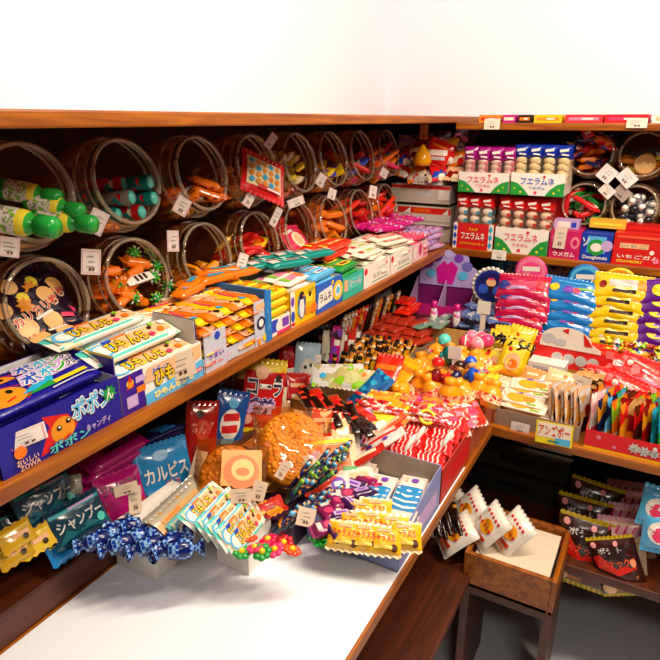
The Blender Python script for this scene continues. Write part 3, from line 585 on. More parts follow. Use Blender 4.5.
# blue carton with yellow disc
bl = [('r', 0, 0, 1, 1, '1460c8'), ('p', [(-.45, -.35), (-.4, .2), (.1, .3), (.12, -.25)], 'white'), ('t', -.16, -.02, .42, .28, 'ラムネ', 'navy'), ('d', .32, 0, .36, 'yellow'), ('d', .32, 0, .22, 'white'), ('d', .32, 0, .13, 'sky'), ('s', .1, .38, .1, 'yellow', 5)]
o = tray('display_carton', .13, D, .072, .085, '1460c8', bl, 'ltgrey'); put(o, 1.167, 1.297, D, 'blue carton with a large yellow disc on the middle shelf')
sp_ = bar('ramune_tube', .115, .026, .02, 'sky', [('r', 0, 0, .5, .6, 'white'), ('r', .0, 0, .3, .25, 'blue'), ('r', .38, 0, .12, .9, 'yellow')], seed=9)
for o in many(sp_, [((XF - .025 - .029 * (i % 5), 1.232, ZM + .006 + .022 * (i // 5)), 90 + rnd.uniform(-3, 3), 0, 0) for i in range(18)], 'sky-blue candy tube with white band, stacked in the blue carton'): tag(o, None, 'candy tube', 'sky-blue tubes in the blue carton')
# teal carton with green packs
gl = [('r', 0, 0, 1, 1, '28b8a0'), ('r', .1, .1, .7, .5, 'aqua'), ('t', .1, .1, .6, .3, 'クール', 'white', 'teal'), ('r', -.35, .1, .16, .5, 'peach')]
o = tray('display_carton', .118, D, .06, .08, '28b8a0', gl, 'ltgrey'); put(o, 1.300, 1.418, D, 'sea-green carton between the blue disc carton and the white cartons')
gp = bar('green_candy_pack', .105, .04, .018, 'green', [('r', 0, 0, .5, .6, 'lemon'), ('r', 0, 0, .35, .3, 'brown'), ('d', .38, 0, .3, 'lime')], seed=10)
for o in many(gp, [((XF - .03 - .042 * (i % 3), 1.36, ZM + .006 + .02 * (i // 3)), 90 + rnd.uniform(-4, 4), 0, 0) for i in range(12)], 'green candy pack with cream band stacked in the sea-green carton'): tag(o, None, 'candy pack', 'green packs in the sea-green carton')
rp = bar('red_candy_pack', .16, .036, .02, 'f02c08', [('r', 0, 0, .6, .5, 'orange'), ('r', 0, 0, .4, .2, 'cream'), ('r', -.42, 0, .05, .8, 'yellow')], seed=11)
for o in many(rp, [((-.775 - .038 * (i % 3), 1.40 + .01 * (i % 2), ZM + .085 + .021 * (i // 3)), 88 + rnd.uniform(-5, 5), 0, 0) for i in range(5)], 'bright red-orange candy pack lying below the sixth lower jar'): tag(o, None, 'candy pack', 'red-orange packs under the jars')
# white cartons of cream packets
wl = [('r', 0, 0, 1, 1, 'f4ece0'), ('d', -.42, .25, .16, 'red'), ('t', .1, -.1, .5, .2, 'もちもち', '90a890'), ('r', .1, -.35, .6, .04, 'green'), ('d', .35, .28, .08, 'rose'), ('r', .15, .2, .35, .06, 'ltgrey')]
wpk = bar('white_candy_packet', .12, .042, .012, 'f4ecd8', [('r', 0, 0, .6, .5, 'cream'), ('r', .1, 0, .25, .2, 'lime'), ('d', -.3, 0, .2, 'red')], seed=12)
rpk = bar('white_candy_packet', .12, .042, .012, 'f4ecd8', [('r', 0, 0, .7, .45, 'f05838'), ('r', 0, 0, .5, .15, 'white')], seed=13)
for k, (a0, a1, lab) in enumerate(((1.422, 1.60, 'white carton of cream packets with a red mark, nearer of the two white cartons'), (1.603, 1.775, 'white carton of cream and coral packets, farther of the two white cartons'))):
    o = tray('display_carton', a1 - a0, D, .062, .085, 'f4ece0', wl, 'ltgrey'); put(o, a0, a1, D, lab)
    spots = [((XF - .025 - .034 * (i % 4), (a0 + a1) / 2 + .02 * (i % 3 - 1), ZM + .008 + .0125 * (i // 4) + .006 * (i % 2)), 88 + rnd.uniform(-14, 14), rnd.uniform(-4, 12), 0) for i in range(26)]
    for o in many(dup(wpk), spots[:20 if k else 26], 'cream-white flat packet heaped in the %s of the two white cartons' % ('farther' if k else 'nearer')): tag(o, None, 'candy packet', 'cream packets in the %s white carton' % ('farther' if k else 'nearer'))
    if k:
        for o in many(rpk, spots[20:], 'cream packet with a coral band on top of the farther white carton'): tag(o, None, 'candy packet', 'coral-banded packets in the farther white carton')
    else: bpy.data.objects.remove(wpk) if False else place(wpk, (XF - .09, 1.51, ZM + .092), 80, 8) and tag(wpk, 'cream-white flat packet lying topmost on the nearer white carton', 'candy packet')
# pink carton and lilac sticks by the corner
o = tray('display_carton', .14, D, .06, .08, 'f4c8d0', [('e', 0, .1, .35, 'rose', .7), ('e', 0, .1, .2, 'magenta', .7), ('r', .3, -.2, .2, .4, 'pink'), ('r', -.35, 0, .15, .6, 'white')], 'ltgrey'); put(o, 1.779, 1.919, D, 'pale pink carton with a rose blob at the far end of the left middle shelf')
for o in many(bar('pink_candy_stick', .13, .024, .016, busy('rose', 'pink', 'white', 60), seed=14), [((XF - .02 - .026 * (i % 5), 1.85 + rnd.uniform(-.01, .01), ZM + .01 + .018 * (i // 5)), 88 + rnd.uniform(-12, 12), 0, 0) for i in range(20)], 'pink wrapped stick heaped in the pale pink carton'): tag(o, None, 'candy stick', 'pink sticks in the pale pink carton')
for o in many(bar('lilac_candy_stick', .15, .024, .018, busy('lilac', 'violet', 'pink', 60), seed=15), [((XF - .02 - .027 * (i % 6), 2.005 + rnd.uniform(-.01, .01), ZM + .004 + .019 * (i // 6)), 86 + rnd.uniform(-10, 10), 0, 0) for i in range(24)], 'lilac wrapped stick piled in the corner of the middle shelf'): tag(o, None, 'candy stick', 'lilac sticks in the shelf corner')
for o in many(bar('magenta_candy_stick', .12, .024, .018, busy('magenta', 'rose', 'lilac', 60), seed=16), [((XF - .1 - .03 * (i % 4), 1.80 + .1 * (i // 4), ZM + .095 + .004 * (i % 2)), 80 + rnd.uniform(-20, 20), 0, 0) for i in range(12)], 'magenta wrapped stick strewn below the last two lower jars'): tag(o, None, 'candy stick', 'magenta sticks under the last jars')
#PART3

def mpp(p): # metres covered by one pixel at a point
    d = Vector(p) - Vector((0, 0, EYE)); return (d.x * -SY * CP + d.y * CY * CP - d.z * SP) / FPX
LABS = {}
def T(o, label, cat, group=None): return tag(o, label, cat, group)
# ============================================================ back run of the middle shelf, fronts facing -y
YF = 2.105
def putb(o, x0, x1, d, label, z=ZM, cat='display carton', y=YF): place(o, ((x0 + x1) / 2, y + d / 2, z)); return tag(o, label, cat)
def bead_strip(c_top, c_bead, c_dot, hb=.115, ht=.045, wd=.0445):
    """clear sleeve with a column pair of round sweets under a printed header"""
    o = MB(); 
    for k in range(4): o.ball((0, 0, .016 + k * hb / 4.0), .0185, mat(c_bead, 'food'), 12, (1, .72, .82))
    for k in range(4): o.box((.0135, -.0105, .012 + k * hb / 4.0), (.012, .004, .012), mat(c_dot, 'foil'))
    o = o.build('candy_sleeve')
    q = MB(); q.box((0, 0, hb / 2), (wd, .034, hb), clear('fffaf4', .03, 'sleeve', .1, .2)); part(q, 'film', o, 'clear film')
    q = MB(); S = pouch_fn(wd * 1.12, ht, .03, 3); q.grid(lambda i, j: Vector(S((i - .5) * wd * 1.12, (j - .5) * ht, 1)) + Vector((0, 0, hb + ht / 2 - .002)), 6, 6, mat(c_top, 'foil')); q.grid(lambda i, j: Vector(S((i - .5) * wd * 1.12, (j - .5) * ht, -1)) + Vector((0, 0, hb + ht / 2 - .002)), 6, 6, mat(c_top, 'foil'), flip=True)
    q.art([('r', 0, .1, .6, .18, 'white', 8), ('r', .1, -.2, .5, .1, 'white', -6)], wd, ht, lambda x, y, l: (x, -.0165 - l, hb + ht / 2 + y)); part(q, 'header', o, 'coloured header with white print')
    return o
green_corners = [('p', [(-.5, -.5), (-.5, .12), (-.36, .02), (-.24, -.22), (-.14, -.5)], 'green'), ('p', [(.5, -.5), (.5, .12), (.36, .02), (.24, -.22), (.16, -.5)], 'green'), ('d', -.42, -.2, .06, 'lime'), ('d', -.3, -.36, .05, 'lemon'), ('d', .4, -.2, .06, 'lime'), ('d', .32, -.36, .05, 'lemon')]
def fue(x0, x1, z, col, base='white', art=None, h=.09, d=.2, label='', y=YF):
    a = art or ([('r', 0, 0, 1, 1, base)] + green_corners + [('t', 0, .15, .62, .3, 'フエラムネ', col, 'white'), ('d', .12, .36, .06, 'red'), ('t', 0, -.14, .3, .12, 'フエガム', col), ('d', -.02, -.36, .07, 'rose')])
    o = tray('display_carton', x1 - x0 - .003, d, h, h + .01, base, a, 'ltgrey'); return putb(o, x0, x1, d, label, z, y=y)
redart = [('r', 0, 0, 1, 1, 'd01818'), ('r', -.46, 0, .1, 1, 'white'), ('r', .45, 0, .12, 1, 'white')]
for sx in (-.46, .44):
    for k in (-.3, .0, .3): redart.append(('p', [(sx - .05, k), (sx, k + .14), (sx + .05, k), (sx, k - .14)], 'cyan' if sx > 0 else 'blue'))
redart += [('t', 0, .02, .6, .26, 'フエラムネ', 'white'), ('t', -.0, .28, .22, .1, 'コリス', 'lemon'), ('t', 0, -.28, .62, .08, '口笛がふけるよ', 'yellow')]
redart = [a if a[0] != 't' or a[5] != 'コリス' else ('t', 0, .28, .22, .1, 'ラムネ', 'lemon') for a in redart]
fue(-.662, -.517, ZM, 'white', 'd01818', redart, .092, .13, 'red carton with white lettering and cyan diamonds, at the corner of the back shelf')
fue(-.512, -.330, ZM, 'rose', h=.088, d=.13, label='white carton with green corners and pink lettering, beside the red diamond carton')
s1 = bead_strip('red', 'white', 'cyan'); s2 = bead_strip('red', 'f8d8c0', 'red'); s3 = bead_strip('a01880', 'f0c8c0', 'pink', .07, .05); s4 = bead_strip('1430a0', 'f4dca0', 'cream', .085, .045)
for pr_, xs, z, lab, g in ((s1, [-.64 + .044 * i for i in range(3)], ZM + .03, 'clear sleeve of white round sweets with cyan marks under a red header', 'white sweet sleeves in the red carton'),
                        (s2, [-.488 + .045 * i for i in range(4)], ZM + .03, 'clear sleeve of pink round sweets under a red header in the pink-lettered carton', 'pink sweet sleeves in the white carton'),
                        (s3, [-.626 + .045 * i for i in range(4)], 1.295, 'clear sleeve of pink sweets under a purple header in the upper carton', 'purple-topped sleeves in the upper carton'),
                        (s4, [-.452 + .045 * i for i in range(4)], 1.295, 'clear sleeve of cream sweets under a blue header in the upper carton', 'blue-topped sleeves in the upper carton')):
    sp_ = [((x, YF + .028 + .042 * r_, z + .001 * r_), rnd.uniform(-4, 4)) for r_ in range(2 if z < 1.2 else 3) for x in xs]
    for o in many(pr_, sp_, lab): tag(o, None, 'sweets', g)
fue(-.655, -.478, 1.262, 'rose', h=.068, d=.15, label='white carton with green corners and rose lettering, upper tier beside the corner', y=YF - .008)
fue(-.474, -.298, 1.262, 'blue', h=.072, d=.15, label='white carton with green corners and blue lettering, upper tier', y=YF - .008)
# plain backing cartons that carry the upper tier
for x0, x1, lb in ((-.655, -.478, 'rear red carton under the rose-lettered upper carton'), (-.474, -.298, 'rear red carton under the blue-lettered upper carton')):
    o = carton('sweet_box', x1 - x0, .12, .200, 'red'); place(o, ((x0 + x1) / 2, 2.30, ZM)); T(o, lb, 'box')
o = carton('sweet_box', .097, .12, .092, 'c81860', [('r', 0, 0, 1, 1, 'c81860'), ('e', .32, .1, .22, 'pink', .7), ('e', .32, .1, .12, 'c81860', .7), ('t', .0, -.34, .7, .16, 'ウメガム', 'white'), ('t', -.36, .2, .2, .2, 'うめ', 'pink')]); putb(o, -.325, -.228, .12, 'crimson-pink closed box with white lettering on the back shelf', cat='box')
o = carton('sweet_box', .093, .12, .09, '1038b0', [('r', 0, .12, .6, .6, 'sky'), ('d', 0, .02, .3, 'green'), ('e', .0, .02, .16, 'white', 1.2), ('d', .34, .1, .2, 'lilac'), ('t', -.36, .2, .2, .3, 'ソ', 'white'), ('t', 0, -.36, .8, .16, 'Doughnuts', 'white')]); putb(o, -.226, -.133, .12, 'royal blue closed box with a green and sky picture on the back shelf', cat='box')
o = carton('sweet_box', .15, .12, .1, 'd41a18', [('r', 0, 0, 1, 1, 'd41a18'), ('r', -.1, .12, .55, .16, 'peach'), ('t', -.1, .12, .5, .1, 'いちご', 'grey'), ('t', .0, -.22, .8, .12, 'いちごガム', 'white'), ('t', -.15, -.38, .5, .08, 'STRAWBERRY', 'lemon'), ('d', .25, -.05, .07, 'white'), ('d', .35, -.3, .09, 'pink'), ('r', 0, .4, .9, .08, 'f05838')]); putb(o, -.13, .022, .12, 'bright red closed box with white lettering on the back shelf', cat='box')
o = carton('sweet_box', .12, .12, .1, 'f0e4d0', [('r', -.2, 0, .2, .6, 'peach'), ('r', .2, .1, .3, .2, 'red')]); putb(o, .026, .146, .12, 'cream closed box right of the bright red one, cut by the frame', cat='box')
o = carton('sweet_box', .08, .05, .028, 'lilac', [('r', -.1, 0, .5, .7, 'white'), ('r', .3, 0, .2, .6, 'blue')]); place(o, (-.285, 2.17, ZM + .0935)); T(o, 'small lilac and blue box lying on the crimson box', 'box')
o = carton('sweet_box', .11, .05, .026, 'f0b838', [('r', 0, 0, .8, .3, 'lemon')]); place(o, (-.16, 2.185, ZM + .1025)); T(o, 'small amber box lying behind the royal blue box', 'box')
o = carton('sweet_box', .15, .05, .02, 'c01410', [('r', 0, 0, .9, .4, 'red')]); place(o, (-.03, 2.185, ZM + .102)); T(o, 'flat dark red box lying on the bright red box', 'box')
# corner cartons and the heap above them
striped = [('r', 0, 0, 1, 1, 'cfc4b8'), ('r', .05, .28, .9, .34, 'd82010'), ('r', .02, .28, .3, .26, 'f04010'), ('p', [(-.3, .12), (-.18, .44), (-.18, .12)], 'white'), ('p', [(.36, .12), (.46, .44), (.46, .12)], 'white'), ('t', .02, .28, .26, .14, 'いかす', 'amber'), ('r', 0, -.3, .96, .04, 'grey')]
for i, (z, x, c) in enumerate(((ZM + .062, -.815, 'cfc4b8'), (ZM + .143, -.822, 'd8d0c8'))):
    o = carton('flat_box', .235, .16, .068, c, striped if i == 0 else [('r', 0, 0, 1, 1, 'c8bcb0'), ('r', 0, .36, 1, .16, 'd82010'), ('r', .4, .0, .18, .5, 'white'), ('r', .1, .0, .25, .2, 'silver')]); place(o, (x, 2.25, z)); T(o, ('white flat box with a red band lower of two in the shelf corner', 'white flat box with a thin red top stripe, upper of two in the shelf corner')[i], 'box')
o = carton('flat_box', .23, .15, .06, 'd0c0b0'); place(o, (-.815, 2.26, ZM)); T(o, 'plain beige box lying lowest in the shelf corner under the red-banded box', 'box')
o = carton('flat_box', .12, .1, .03, 'e8e0d4', [('r', 0, 0, .8, .6, 'silver')], [('r', 0, 0, .8, .7, 'silver')]); place(o, (-.79, 2.21, ZM + .213), -4); T(o, 'small white box with a grey label lying on the flat boxes in the corner', 'box')
heapc = [('red', 'white', 'orange'), ('orange', 'cream', 'red'), ('lilac', 'cream', 'brown'), ('red', 'blue', 'cream'), ('peach', 'dred', 'cream'), ('amber', 'red', 'cream')]
hp_ = [pouch('snack_packet', .085, .06, .02, busy(*c, 45), seed=i) for i, c in enumerate(heapc)]
for i in range(24):
    o = hp_[i] if i < 6 else dup(hp_[i % 6]); r_, c_ = divmod(i, 5)
    place(o, (-.90 + .055 * c_ + rnd.uniform(-.01, .01), 2.17 + .045 * (r_ % 3) + .02 * (r_ // 3), ZM + .245 + .022 * r_ + rnd.uniform(0, .02)), rnd.uniform(-30, 30), -40 + rnd.uniform(-20, 20), rnd.uniform(-30, 30))
    T(o, 'small red, orange or cream snack packet heaped above the flat boxes in the corner', 'snack packet', 'snack packets heaped in the shelf corner')
o = pouch('snack_packet', .10, .08, .02, 'd82010', [('r', 0, 0, .8, .25, 'white', 18), ('r', .05, -.25, .7, .15, 'silver', 18), ('r', 0, .3, .6, .1, 'orange')], seed=3); place(o, at(438, 153, y=2.17), 0, -10, 20); T(o, 'red packet with white stripes tilted on top of the corner heap', 'snack packet')
b = MB(); b.lathe([(.001, 0), (.03, .002), (.034, .02), (.026, .045), (.008, .07), (.001, .078)], 20, mat('f8a810', 'plastic')); o = b.build('teardrop_toy'); place(o, at(422, 166, y=2.14), 0, 0, 0); T(o, 'yellow-orange teardrop-shaped toy on the corner heap', 'toy')
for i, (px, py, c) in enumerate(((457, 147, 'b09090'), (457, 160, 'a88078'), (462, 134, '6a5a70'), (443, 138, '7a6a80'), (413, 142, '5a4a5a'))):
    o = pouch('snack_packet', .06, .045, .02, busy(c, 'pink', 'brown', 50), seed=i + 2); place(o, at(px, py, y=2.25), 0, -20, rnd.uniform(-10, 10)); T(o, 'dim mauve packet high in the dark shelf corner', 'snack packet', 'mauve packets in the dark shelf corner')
# ============================================================ top shelf right: flat boxes cut by the frame
ZT = 1.4915
for i, (x0, x1, c, c2, lab) in enumerate(((-.60, -.53, 'amber', 'red', 'low amber box on the top back shelf near the corner'), (-.52, -.48, 'magenta', 'cream', 'narrow magenta box on the top back shelf'), (-.47, -.43, 'choc', 'orange', 'dark box on the top back shelf'), (-.42, -.335, 'yellow', 'amber', 'yellow box on the top back shelf'),
    (-.325, -.215, 'e83038', 'pink', 'red box on the top back shelf, left of two reds'), (-.21, -.09, 'e01820', 'rose', 'red box on the top back shelf, right of two reds'), (-.08, .03, 'f0e8dc', 'peach', 'white box on the top back shelf, farthest right in view'))):
    o = carton('flat_box', x1 - x0, .2, .024, c, [('r', 0, .0, .8, .4, c2), ('r', .1, 0, .3, .2, 'white')]); place(o, ((x0 + x1) / 2, 2.205, ZT)); T(o, lab, 'box')

# ============================================================ back counter
ZR = ZC + .09   # riser top
def pp_at(o, px, py, rz, tilt, roll, label, cat, group=None, **on): place(o, at(px, py, **on), rz, tilt, roll); return T(o, label, cat, group)
# stacks of pillow bags with round headers behind
for (px, py, yy, n, c, c2, c3, wd, art_, lab, hx, hy, hc, hc2, hlab) in (
    (519, 331, 1.90, 5, 'c01048', 'e0305a', 'rose', .165, [('r', 0, .05, .7, .3, 'd8486c', 4), ('r', -.1, -.1, .5, .12, 'lilac', 3), ('e', -.36, 0, .2, '2a3a90', 1.3), ('r', .36, .1, .16, .5, 'e81830')], 'crimson pillow bag stacked left of the blue bags', 531, 272, 'f04890', 'pink', 'crimson'),
    (567, 333, 1.92, 5, '0a78c8', '0858a8', 'sky', .175, [('e', -.3, .05, .16, 'yellow', 1.2), ('e', -.04, 0, .14, 'violet', 1.4), ('e', .1, 0, .12, 'rose', 1.2), ('r', .28, .12, .3, .08, 'lime', 6), ('r', .05, .3, .6, .06, 'sky')], 'blue pillow bag with a yellow duck mark in the blue stack', 585, 280, '1070c0', 'sky', 'blue'),
    (612, 337, 1.92, 6, 'e8c408', 'c8a008', 'lemon', .165, [('e', -.34, 0, .14, 'dred', 1), ('r', .02, .1, .5, .26, 'ltgrey', 3), ('r', .05, -.2, .4, .12, 'choc', 2), ('r', .34, .1, .16, .4, 'amber')], 'yellow pillow bag with a brown and grey print in the yellow stack', 619, 284, 'f0c810', 'amber', 'yellow'),
    (657, 338, 1.92, 6, '5a1080', '3a0860', 'violet', .14, [('e', -.1, 0, .24, 'yellow', 1.2), ('r', .1, 0, .4, .3, 'violet')], 'purple pillow bag stacked at the right edge', None, 0, '', '', '')):
    p0 = at(px, py, y=yy); pr_ = pouch('pillow_bag', wd, .082, .034, c, art_, seed=n, wr=.2, zig=True, sealh=.05)
    for i, o in enumerate(many(pr_, [((p0.x + rnd.uniform(-.006, .006), p0.y + .010 * i - .03, ZR + .034 + .0300 * i), rnd.uniform(-4, 4), -36, rnd.uniform(-3, 3)) for i in range(n)], lab)): tag(o, None, 'sweet bag', hlab + ' bags in a stack' if hlab else 'purple bags in a stack')
    if hx:
        b = MB(); q = at(hx, hy, y=yy + .10)
        b.box((0, 0, -.09), (.13, .003, .13), hc); b.lathe([(.001, -.0015), (.052, -.0015), (.052, .0015), (.001, .0015)], 28, mat(hc), None, 0, 'Y')
        F = lambda x, y, l: (x, -.002 - l, y); b.art([('d', 0, 0, .42, hc2), ('d', 0, .0, .32, hc), ('r', 0, .1, .5, .14, 'white', 4), ('e', -.12, -.1, .12, hc2)], .11, .11, F)
        o = b.build('header_sign'); place(o, q); T(o, 'round-topped %s card standing behind the %s bags' % ('pink' if hx == 531 else hlab, hlab), 'card sign')
# dim bags at the back under the shelf
for i, (px, py, c) in enumerate(((500, 268, ('cyan', 'navy', 'sky')), (512, 264, ('cyan', 'blue', 'grey')), (555, 276, ('silver', 'brown', 'peach')), (600, 280, ('pink', 'brown', 'peach')), (622, 276, ('peach', 'brown', 'ltgrey')), (645, 280, ('rose', 'brown', 'amber')), (652, 290, ('amber', 'brown', 'orange')))):
    o = pouch('snack_packet', .09, .09, .03, busy(*c, 40), seed=i); place(o, at(px, py, y=2.25), 0, -8, rnd.uniform(-8, 8)); T(o, 'dim bag standing far back under the back shelf', 'snack packet', 'dim bags far back under the shelf')
for i, (px, h_) in enumerate(((505, .12), (557, .12), (610, .13), (650, .14))):
    q = at(px, 300, y=2.25); o = carton('sweet_box', .15, .12, .12, 'a89880'); place(o, (q.x, 2.27, ZR)); T(o, 'plain tan box at the back of the counter, hidden behind stacked bags', 'box', 'tan boxes behind the stacks')
# purple two-bay display
hc = MB(); lob = []
for k in range(40):
    a = math.pi * k / 39; rr = .088 + .008 * math.sin(a * 9); lob.append((rr * math.cos(a) * 1.05, rr * math.sin(a) * .9))
lob = [(.0924, -.05)] + lob + [(-.0924, -.05)]
n = len(lob); hc.add([(x, -.001, z) for x, z in lob] + [(x, .001, z) for x, z in lob], [tuple(range(n))[::-1], tuple(range(n, 2 * n))] + [(k, (k + 1) % n, n + (k + 1) % n, n + k) for k in range(n)], 'b0a0dc')
hc.art([('d', -.36, .1, .12, 'violet'), ('d', .36, .1, .13, '7068c0'), ('d', -.2, .3, .12, '6040b0'), ('d', .2, .3, .11, 'violet'), ('d', 0, .38, .09, 'b8b0e8'), ('d', -.3, -.15, .11, 'sky'), ('d', .3, -.15, .12, 'sky'), ('p', [(-.16, -.4), (-.2, 0), (-.06, .22), (0, .12), (.08, .22), (.2, .05), (.12, -.4)], 'c81090'), ('d', .02, .05, .08, 'magenta')], .18, .14, lambda x, y, l: (x, -.0015 - l, y + .015))
root = empty('display_stand'); T(root, 'purple and magenta cardboard stand with two bays and a flowery lilac header', 'display stand')
q = part(hc, 'header_card', root); q.location = (0, .05, .13)
b = MB()
for sx in (-.05, .05):
    b.box((sx, 0, .003), (.092, .12, .004), '981070'); b.box((sx, .055, .05), (.092, .003, .1), '701060')
for sx in (-.099, 0, .099): 
    b.add([(sx - .001, -.06, 0), (sx - .001, .057, 0), (sx - .001, .057, .11), (sx - .001, -.06, .04), (sx + .001, -.06, 0), (sx + .001, .057, 0), (sx + .001, .057, .11), (sx + .001, -.06, .04)], [(0, 3, 2, 1), (4, 5, 6, 7), (3, 7, 6, 2), (0, 4, 7, 3), (1, 2, 6, 5)], 'b898c8')
b.box((0, -.06, .018), (.2, .003, .036), 'c01878'); part(b, 'carton_bays', root)
place(root, at(437, 306, y=1.98) * 1, 6); root.location.z = ZR; root.location.x += .005
root.location.y = 1.96; root.scale = (1.1, 1.1, 1.0); root.location.y = 2.02
o = None
bt = MB(); bt.lathe([(.001, 0), (.011, 0), (.013, .01), (.013, .05), (.008, .058), (.008, .062)], 14, busy('white', 'lilac', 'rose', 150)); bt = bt.build('candy_bottle'); q = MB(); q.lathe([(.0095, .06), (.0105, .062), (.0105, .082), (.001, .083)], 12, mat('magenta', 'plastic')); part(q, 'cap', bt)
for o in many(bt, [(at(434, 310, y=1.86) , 0), (at(457, 311, y=1.86), 0)], ['white toy bottle with magenta cap left in front of the purple stand', 'white toy bottle with magenta cap right in front of the purple stand']): o.location.z = ZR; T(o, None, 'toy bottle')
# navy round header with grey-blue packs
b = MB(); rim = []
n = 48
b.lathe([(.001, -.002), (.060, -.002), (.060, .002), (.001, .002)], 40, mat('white'), None, 0, 'Y')
for k in range(24):
    a = 2 * math.pi * k / 24; b.lathe([(.001, -.002), (.008, -.002), (.008, .002), (.001, .002)], 8, mat('white'), Matrix.Translation((.06 * math.cos(a), 0, .06 * math.sin(a))), 0, 'Y')
b.art([('d', 0, 0, .45, '1a2890'), ('d', 0, 0, .38, '10185c'), ('e', 0, .1, .12, 'peach', 1.1), ('r', 0, -.05, .24, .1, 'choc'), ('e', -.2, -.1, .14, '3058c8', 1), ('e', .2, -.12, .14, '3058c8', 1), ('r', 0, .2, .16, .05, 'rose')], .125, .125, lambda x, y, l: (x, -.0025 - l, y))
b.box((0, 0, -.07), (.05, .003, .09), 'white')
o = b.build('header_sign'); pp_at(o, 491, 286, 0, -4, 0, 'round navy sign with a white scalloped rim and a small figure', 'card sign', y=2.0)
for o in many(bar('blue_sweet_pack', .07, .035, .014, busy('5068a0', 'silver', 'navy', 60)), [((-.52 + .04 * (i % 4) + rnd.uniform(-.01, .01), 1.87 + .03 * ((i // 4) % 3), ZR + .006 + .016 * (i // 6)), rnd.uniform(-60, 60), 10, 0) for i in range(24)], 'grey-blue foil pack piled below the round navy sign'): T(o, None, 'sweet pack', 'grey-blue packs below the navy sign')
# white leaning tags / toys box between
o = carton('sweet_box', .11, .07, .05, 'd8d0c8', [('r', 0, .1, .8, .3, 'silver')]); pp_at(o, 466, 328, 5, 0, 0, 'low whitish box in front of the grey-blue packs', 'box', z=ZC + .02); o.location.z = ZC
# yellow peach packs with dark curly tops
yb = pouch('yellow_bag', .078, .10, .016, 'f4c818', [('r', 0, .1, .7, .5, 'lemon'), ('e', 0, -.05, .34, 'peach', .9), ('e', .04, -.1, .18, 'orange'), ('r', 0, -.4, .7, .14, 'amber'), ('d', -.2, .3, .08, 'red')], 'f4d838', seed=4, sealpart=True)
for i, (px, py, yy, rl) in enumerate(((492, 362, 1.66, 6), (513, 360, 1.64, 10), (500, 350, 1.72, 4), (520, 345, 1.76, 8), (507, 344, 1.80, -4))):
    o = yb if i == 0 else dup(yb); pp_at(o, px, py, 4, -18, rl, ['yellow bag with a peach picture, front left of the yellow group', 'yellow bag with a peach picture, front right of the yellow group', 'yellow bag standing in the middle of the yellow group', 'yellow bag standing at the right rear of the yellow group', 'yellow bag standing at the left rear of the yellow group'][i], 'sweet bag', y=yy)
for i in range(12):
    if i == 0:
        q = MB(); q.tube([(.012 * math.cos(t * .8), .012 * math.sin(t * .8) , .003 * t) for t in range(9)], .003, mat('0c0806', 'foil'), 6); cw = q.build('liquorice_twist'); o = cw
    else: o = dup(cw)
    pp_at(o, 486 + 3.6 * i, 335 + 1.0 * i + 3 * (i % 2), i * 40, 60, 0, 'black curled liquorice twist on top of the yellow bags', 'liquorice', 'black liquorice twists', y=1.665)
o = carton('sweet_box', .15, .13, .045, 'b89060'); place(o, (-.35, 1.735, ZC)); T(o, 'plain tan box under the yellow bags, mostly hidden', 'box')
# red and white display with windows
root = empty('window_display'); T(root, 'red and white card display with an arched top and round windows', 'display stand')
b = MB(); b.box((0, 0, .04), (.215, .09, .08), 'd81818'); b.box((.098, -.047, .082), (.02, .002, .02), 'f07878'); b.art([('r', 0, .0, 1, .98, 'e02020')] + [('d', -.18 + .15 * k, .1, .2, 'ltgrey') for k in range(4)] + [('d', -.18 + .15 * k, .1, .12, 'silver') for k in range(4)] + [('r', -.42, .0, .1, .96, 'd81010'), ('r', .2, -.36, .5, .2, 'b07838')], .215, .08, lambda x, y, l: (x, -.0455 - l, .04 + y)); part(b, 'box', root)
b = MB(); pts = [(-.095, .0), (-.095, .02)] + [(-.08 * math.cos(math.pi * k / 16) - .012, .03 + .048 * math.sin(math.pi * k / 16)) for k in range(17)] + [(.1, .012), (.1, 0)]
n = len(pts); b.add([(x, -.001, z) for x, z in pts] + [(x, .001, z) for x, z in pts], [tuple(range(n)), tuple(range(n, 2 * n))[::-1]] + [(k, n + k, n + (k + 1) % n, (k + 1) % n) for k in range(n)], 'f0e8dc')
b.art([('p', [(-.1, .3), (.02, .42), (.02, .18)], 'red'), ('p', [(.26, .32), (.34, .1), (.44, -.2), (.3, -.2)], 'red'), ('e', -.3, -.1, .2, 'silver', 1.2), ('e', -.1, -.2, .14, 'silver', 1.6)], .19, .09, lambda x, y, l: (x - .01, -.0015 - l, .04 + y)); q = part(b, 'header_card', root); q.location = (-.01, -.047, .078); q.scale = (.85, 1, .8)
b = MB(); b.box((-.055, -.075, .02), (.10, .055, .045), 'f4e8e0'); b.art([('r', .1, -.1, .7, .3, 'rose'), ('r', -.1, .2, .5, .2, 'silver'), ('r', -.05, -.3, .6, .15, 'd01010')], .1, .045, lambda x, y, l: (-.055 + x, -.1035 - l, .02 + y)); part(b, 'front_tray', root)
place(root, (-.165, 1.76, ZC + .055), -3)
for i, x in enumerate((-.22, -.11)):
    o = carton('sweet_box', .105, .16, .054, 'b08850'); place(o, (x, 1.75, ZC)); T(o, 'brown box %s under the red window display' % ('left' if i == 0 else 'right'), 'box')
for o in many(bar('brown_snack', .06, .022, .012, busy('tan', 'choc', 'silver', 60)), [((-.13 + .02 * (i % 5) , 1.655 + .012 * (i % 2), ZC + .062 + .012 * (i // 5)), 80, 0, 0) for i in range(14)], 'tan and silver snack bar stacked beside the red window display'): T(o, None, 'snack bar', 'tan bars beside the window display')
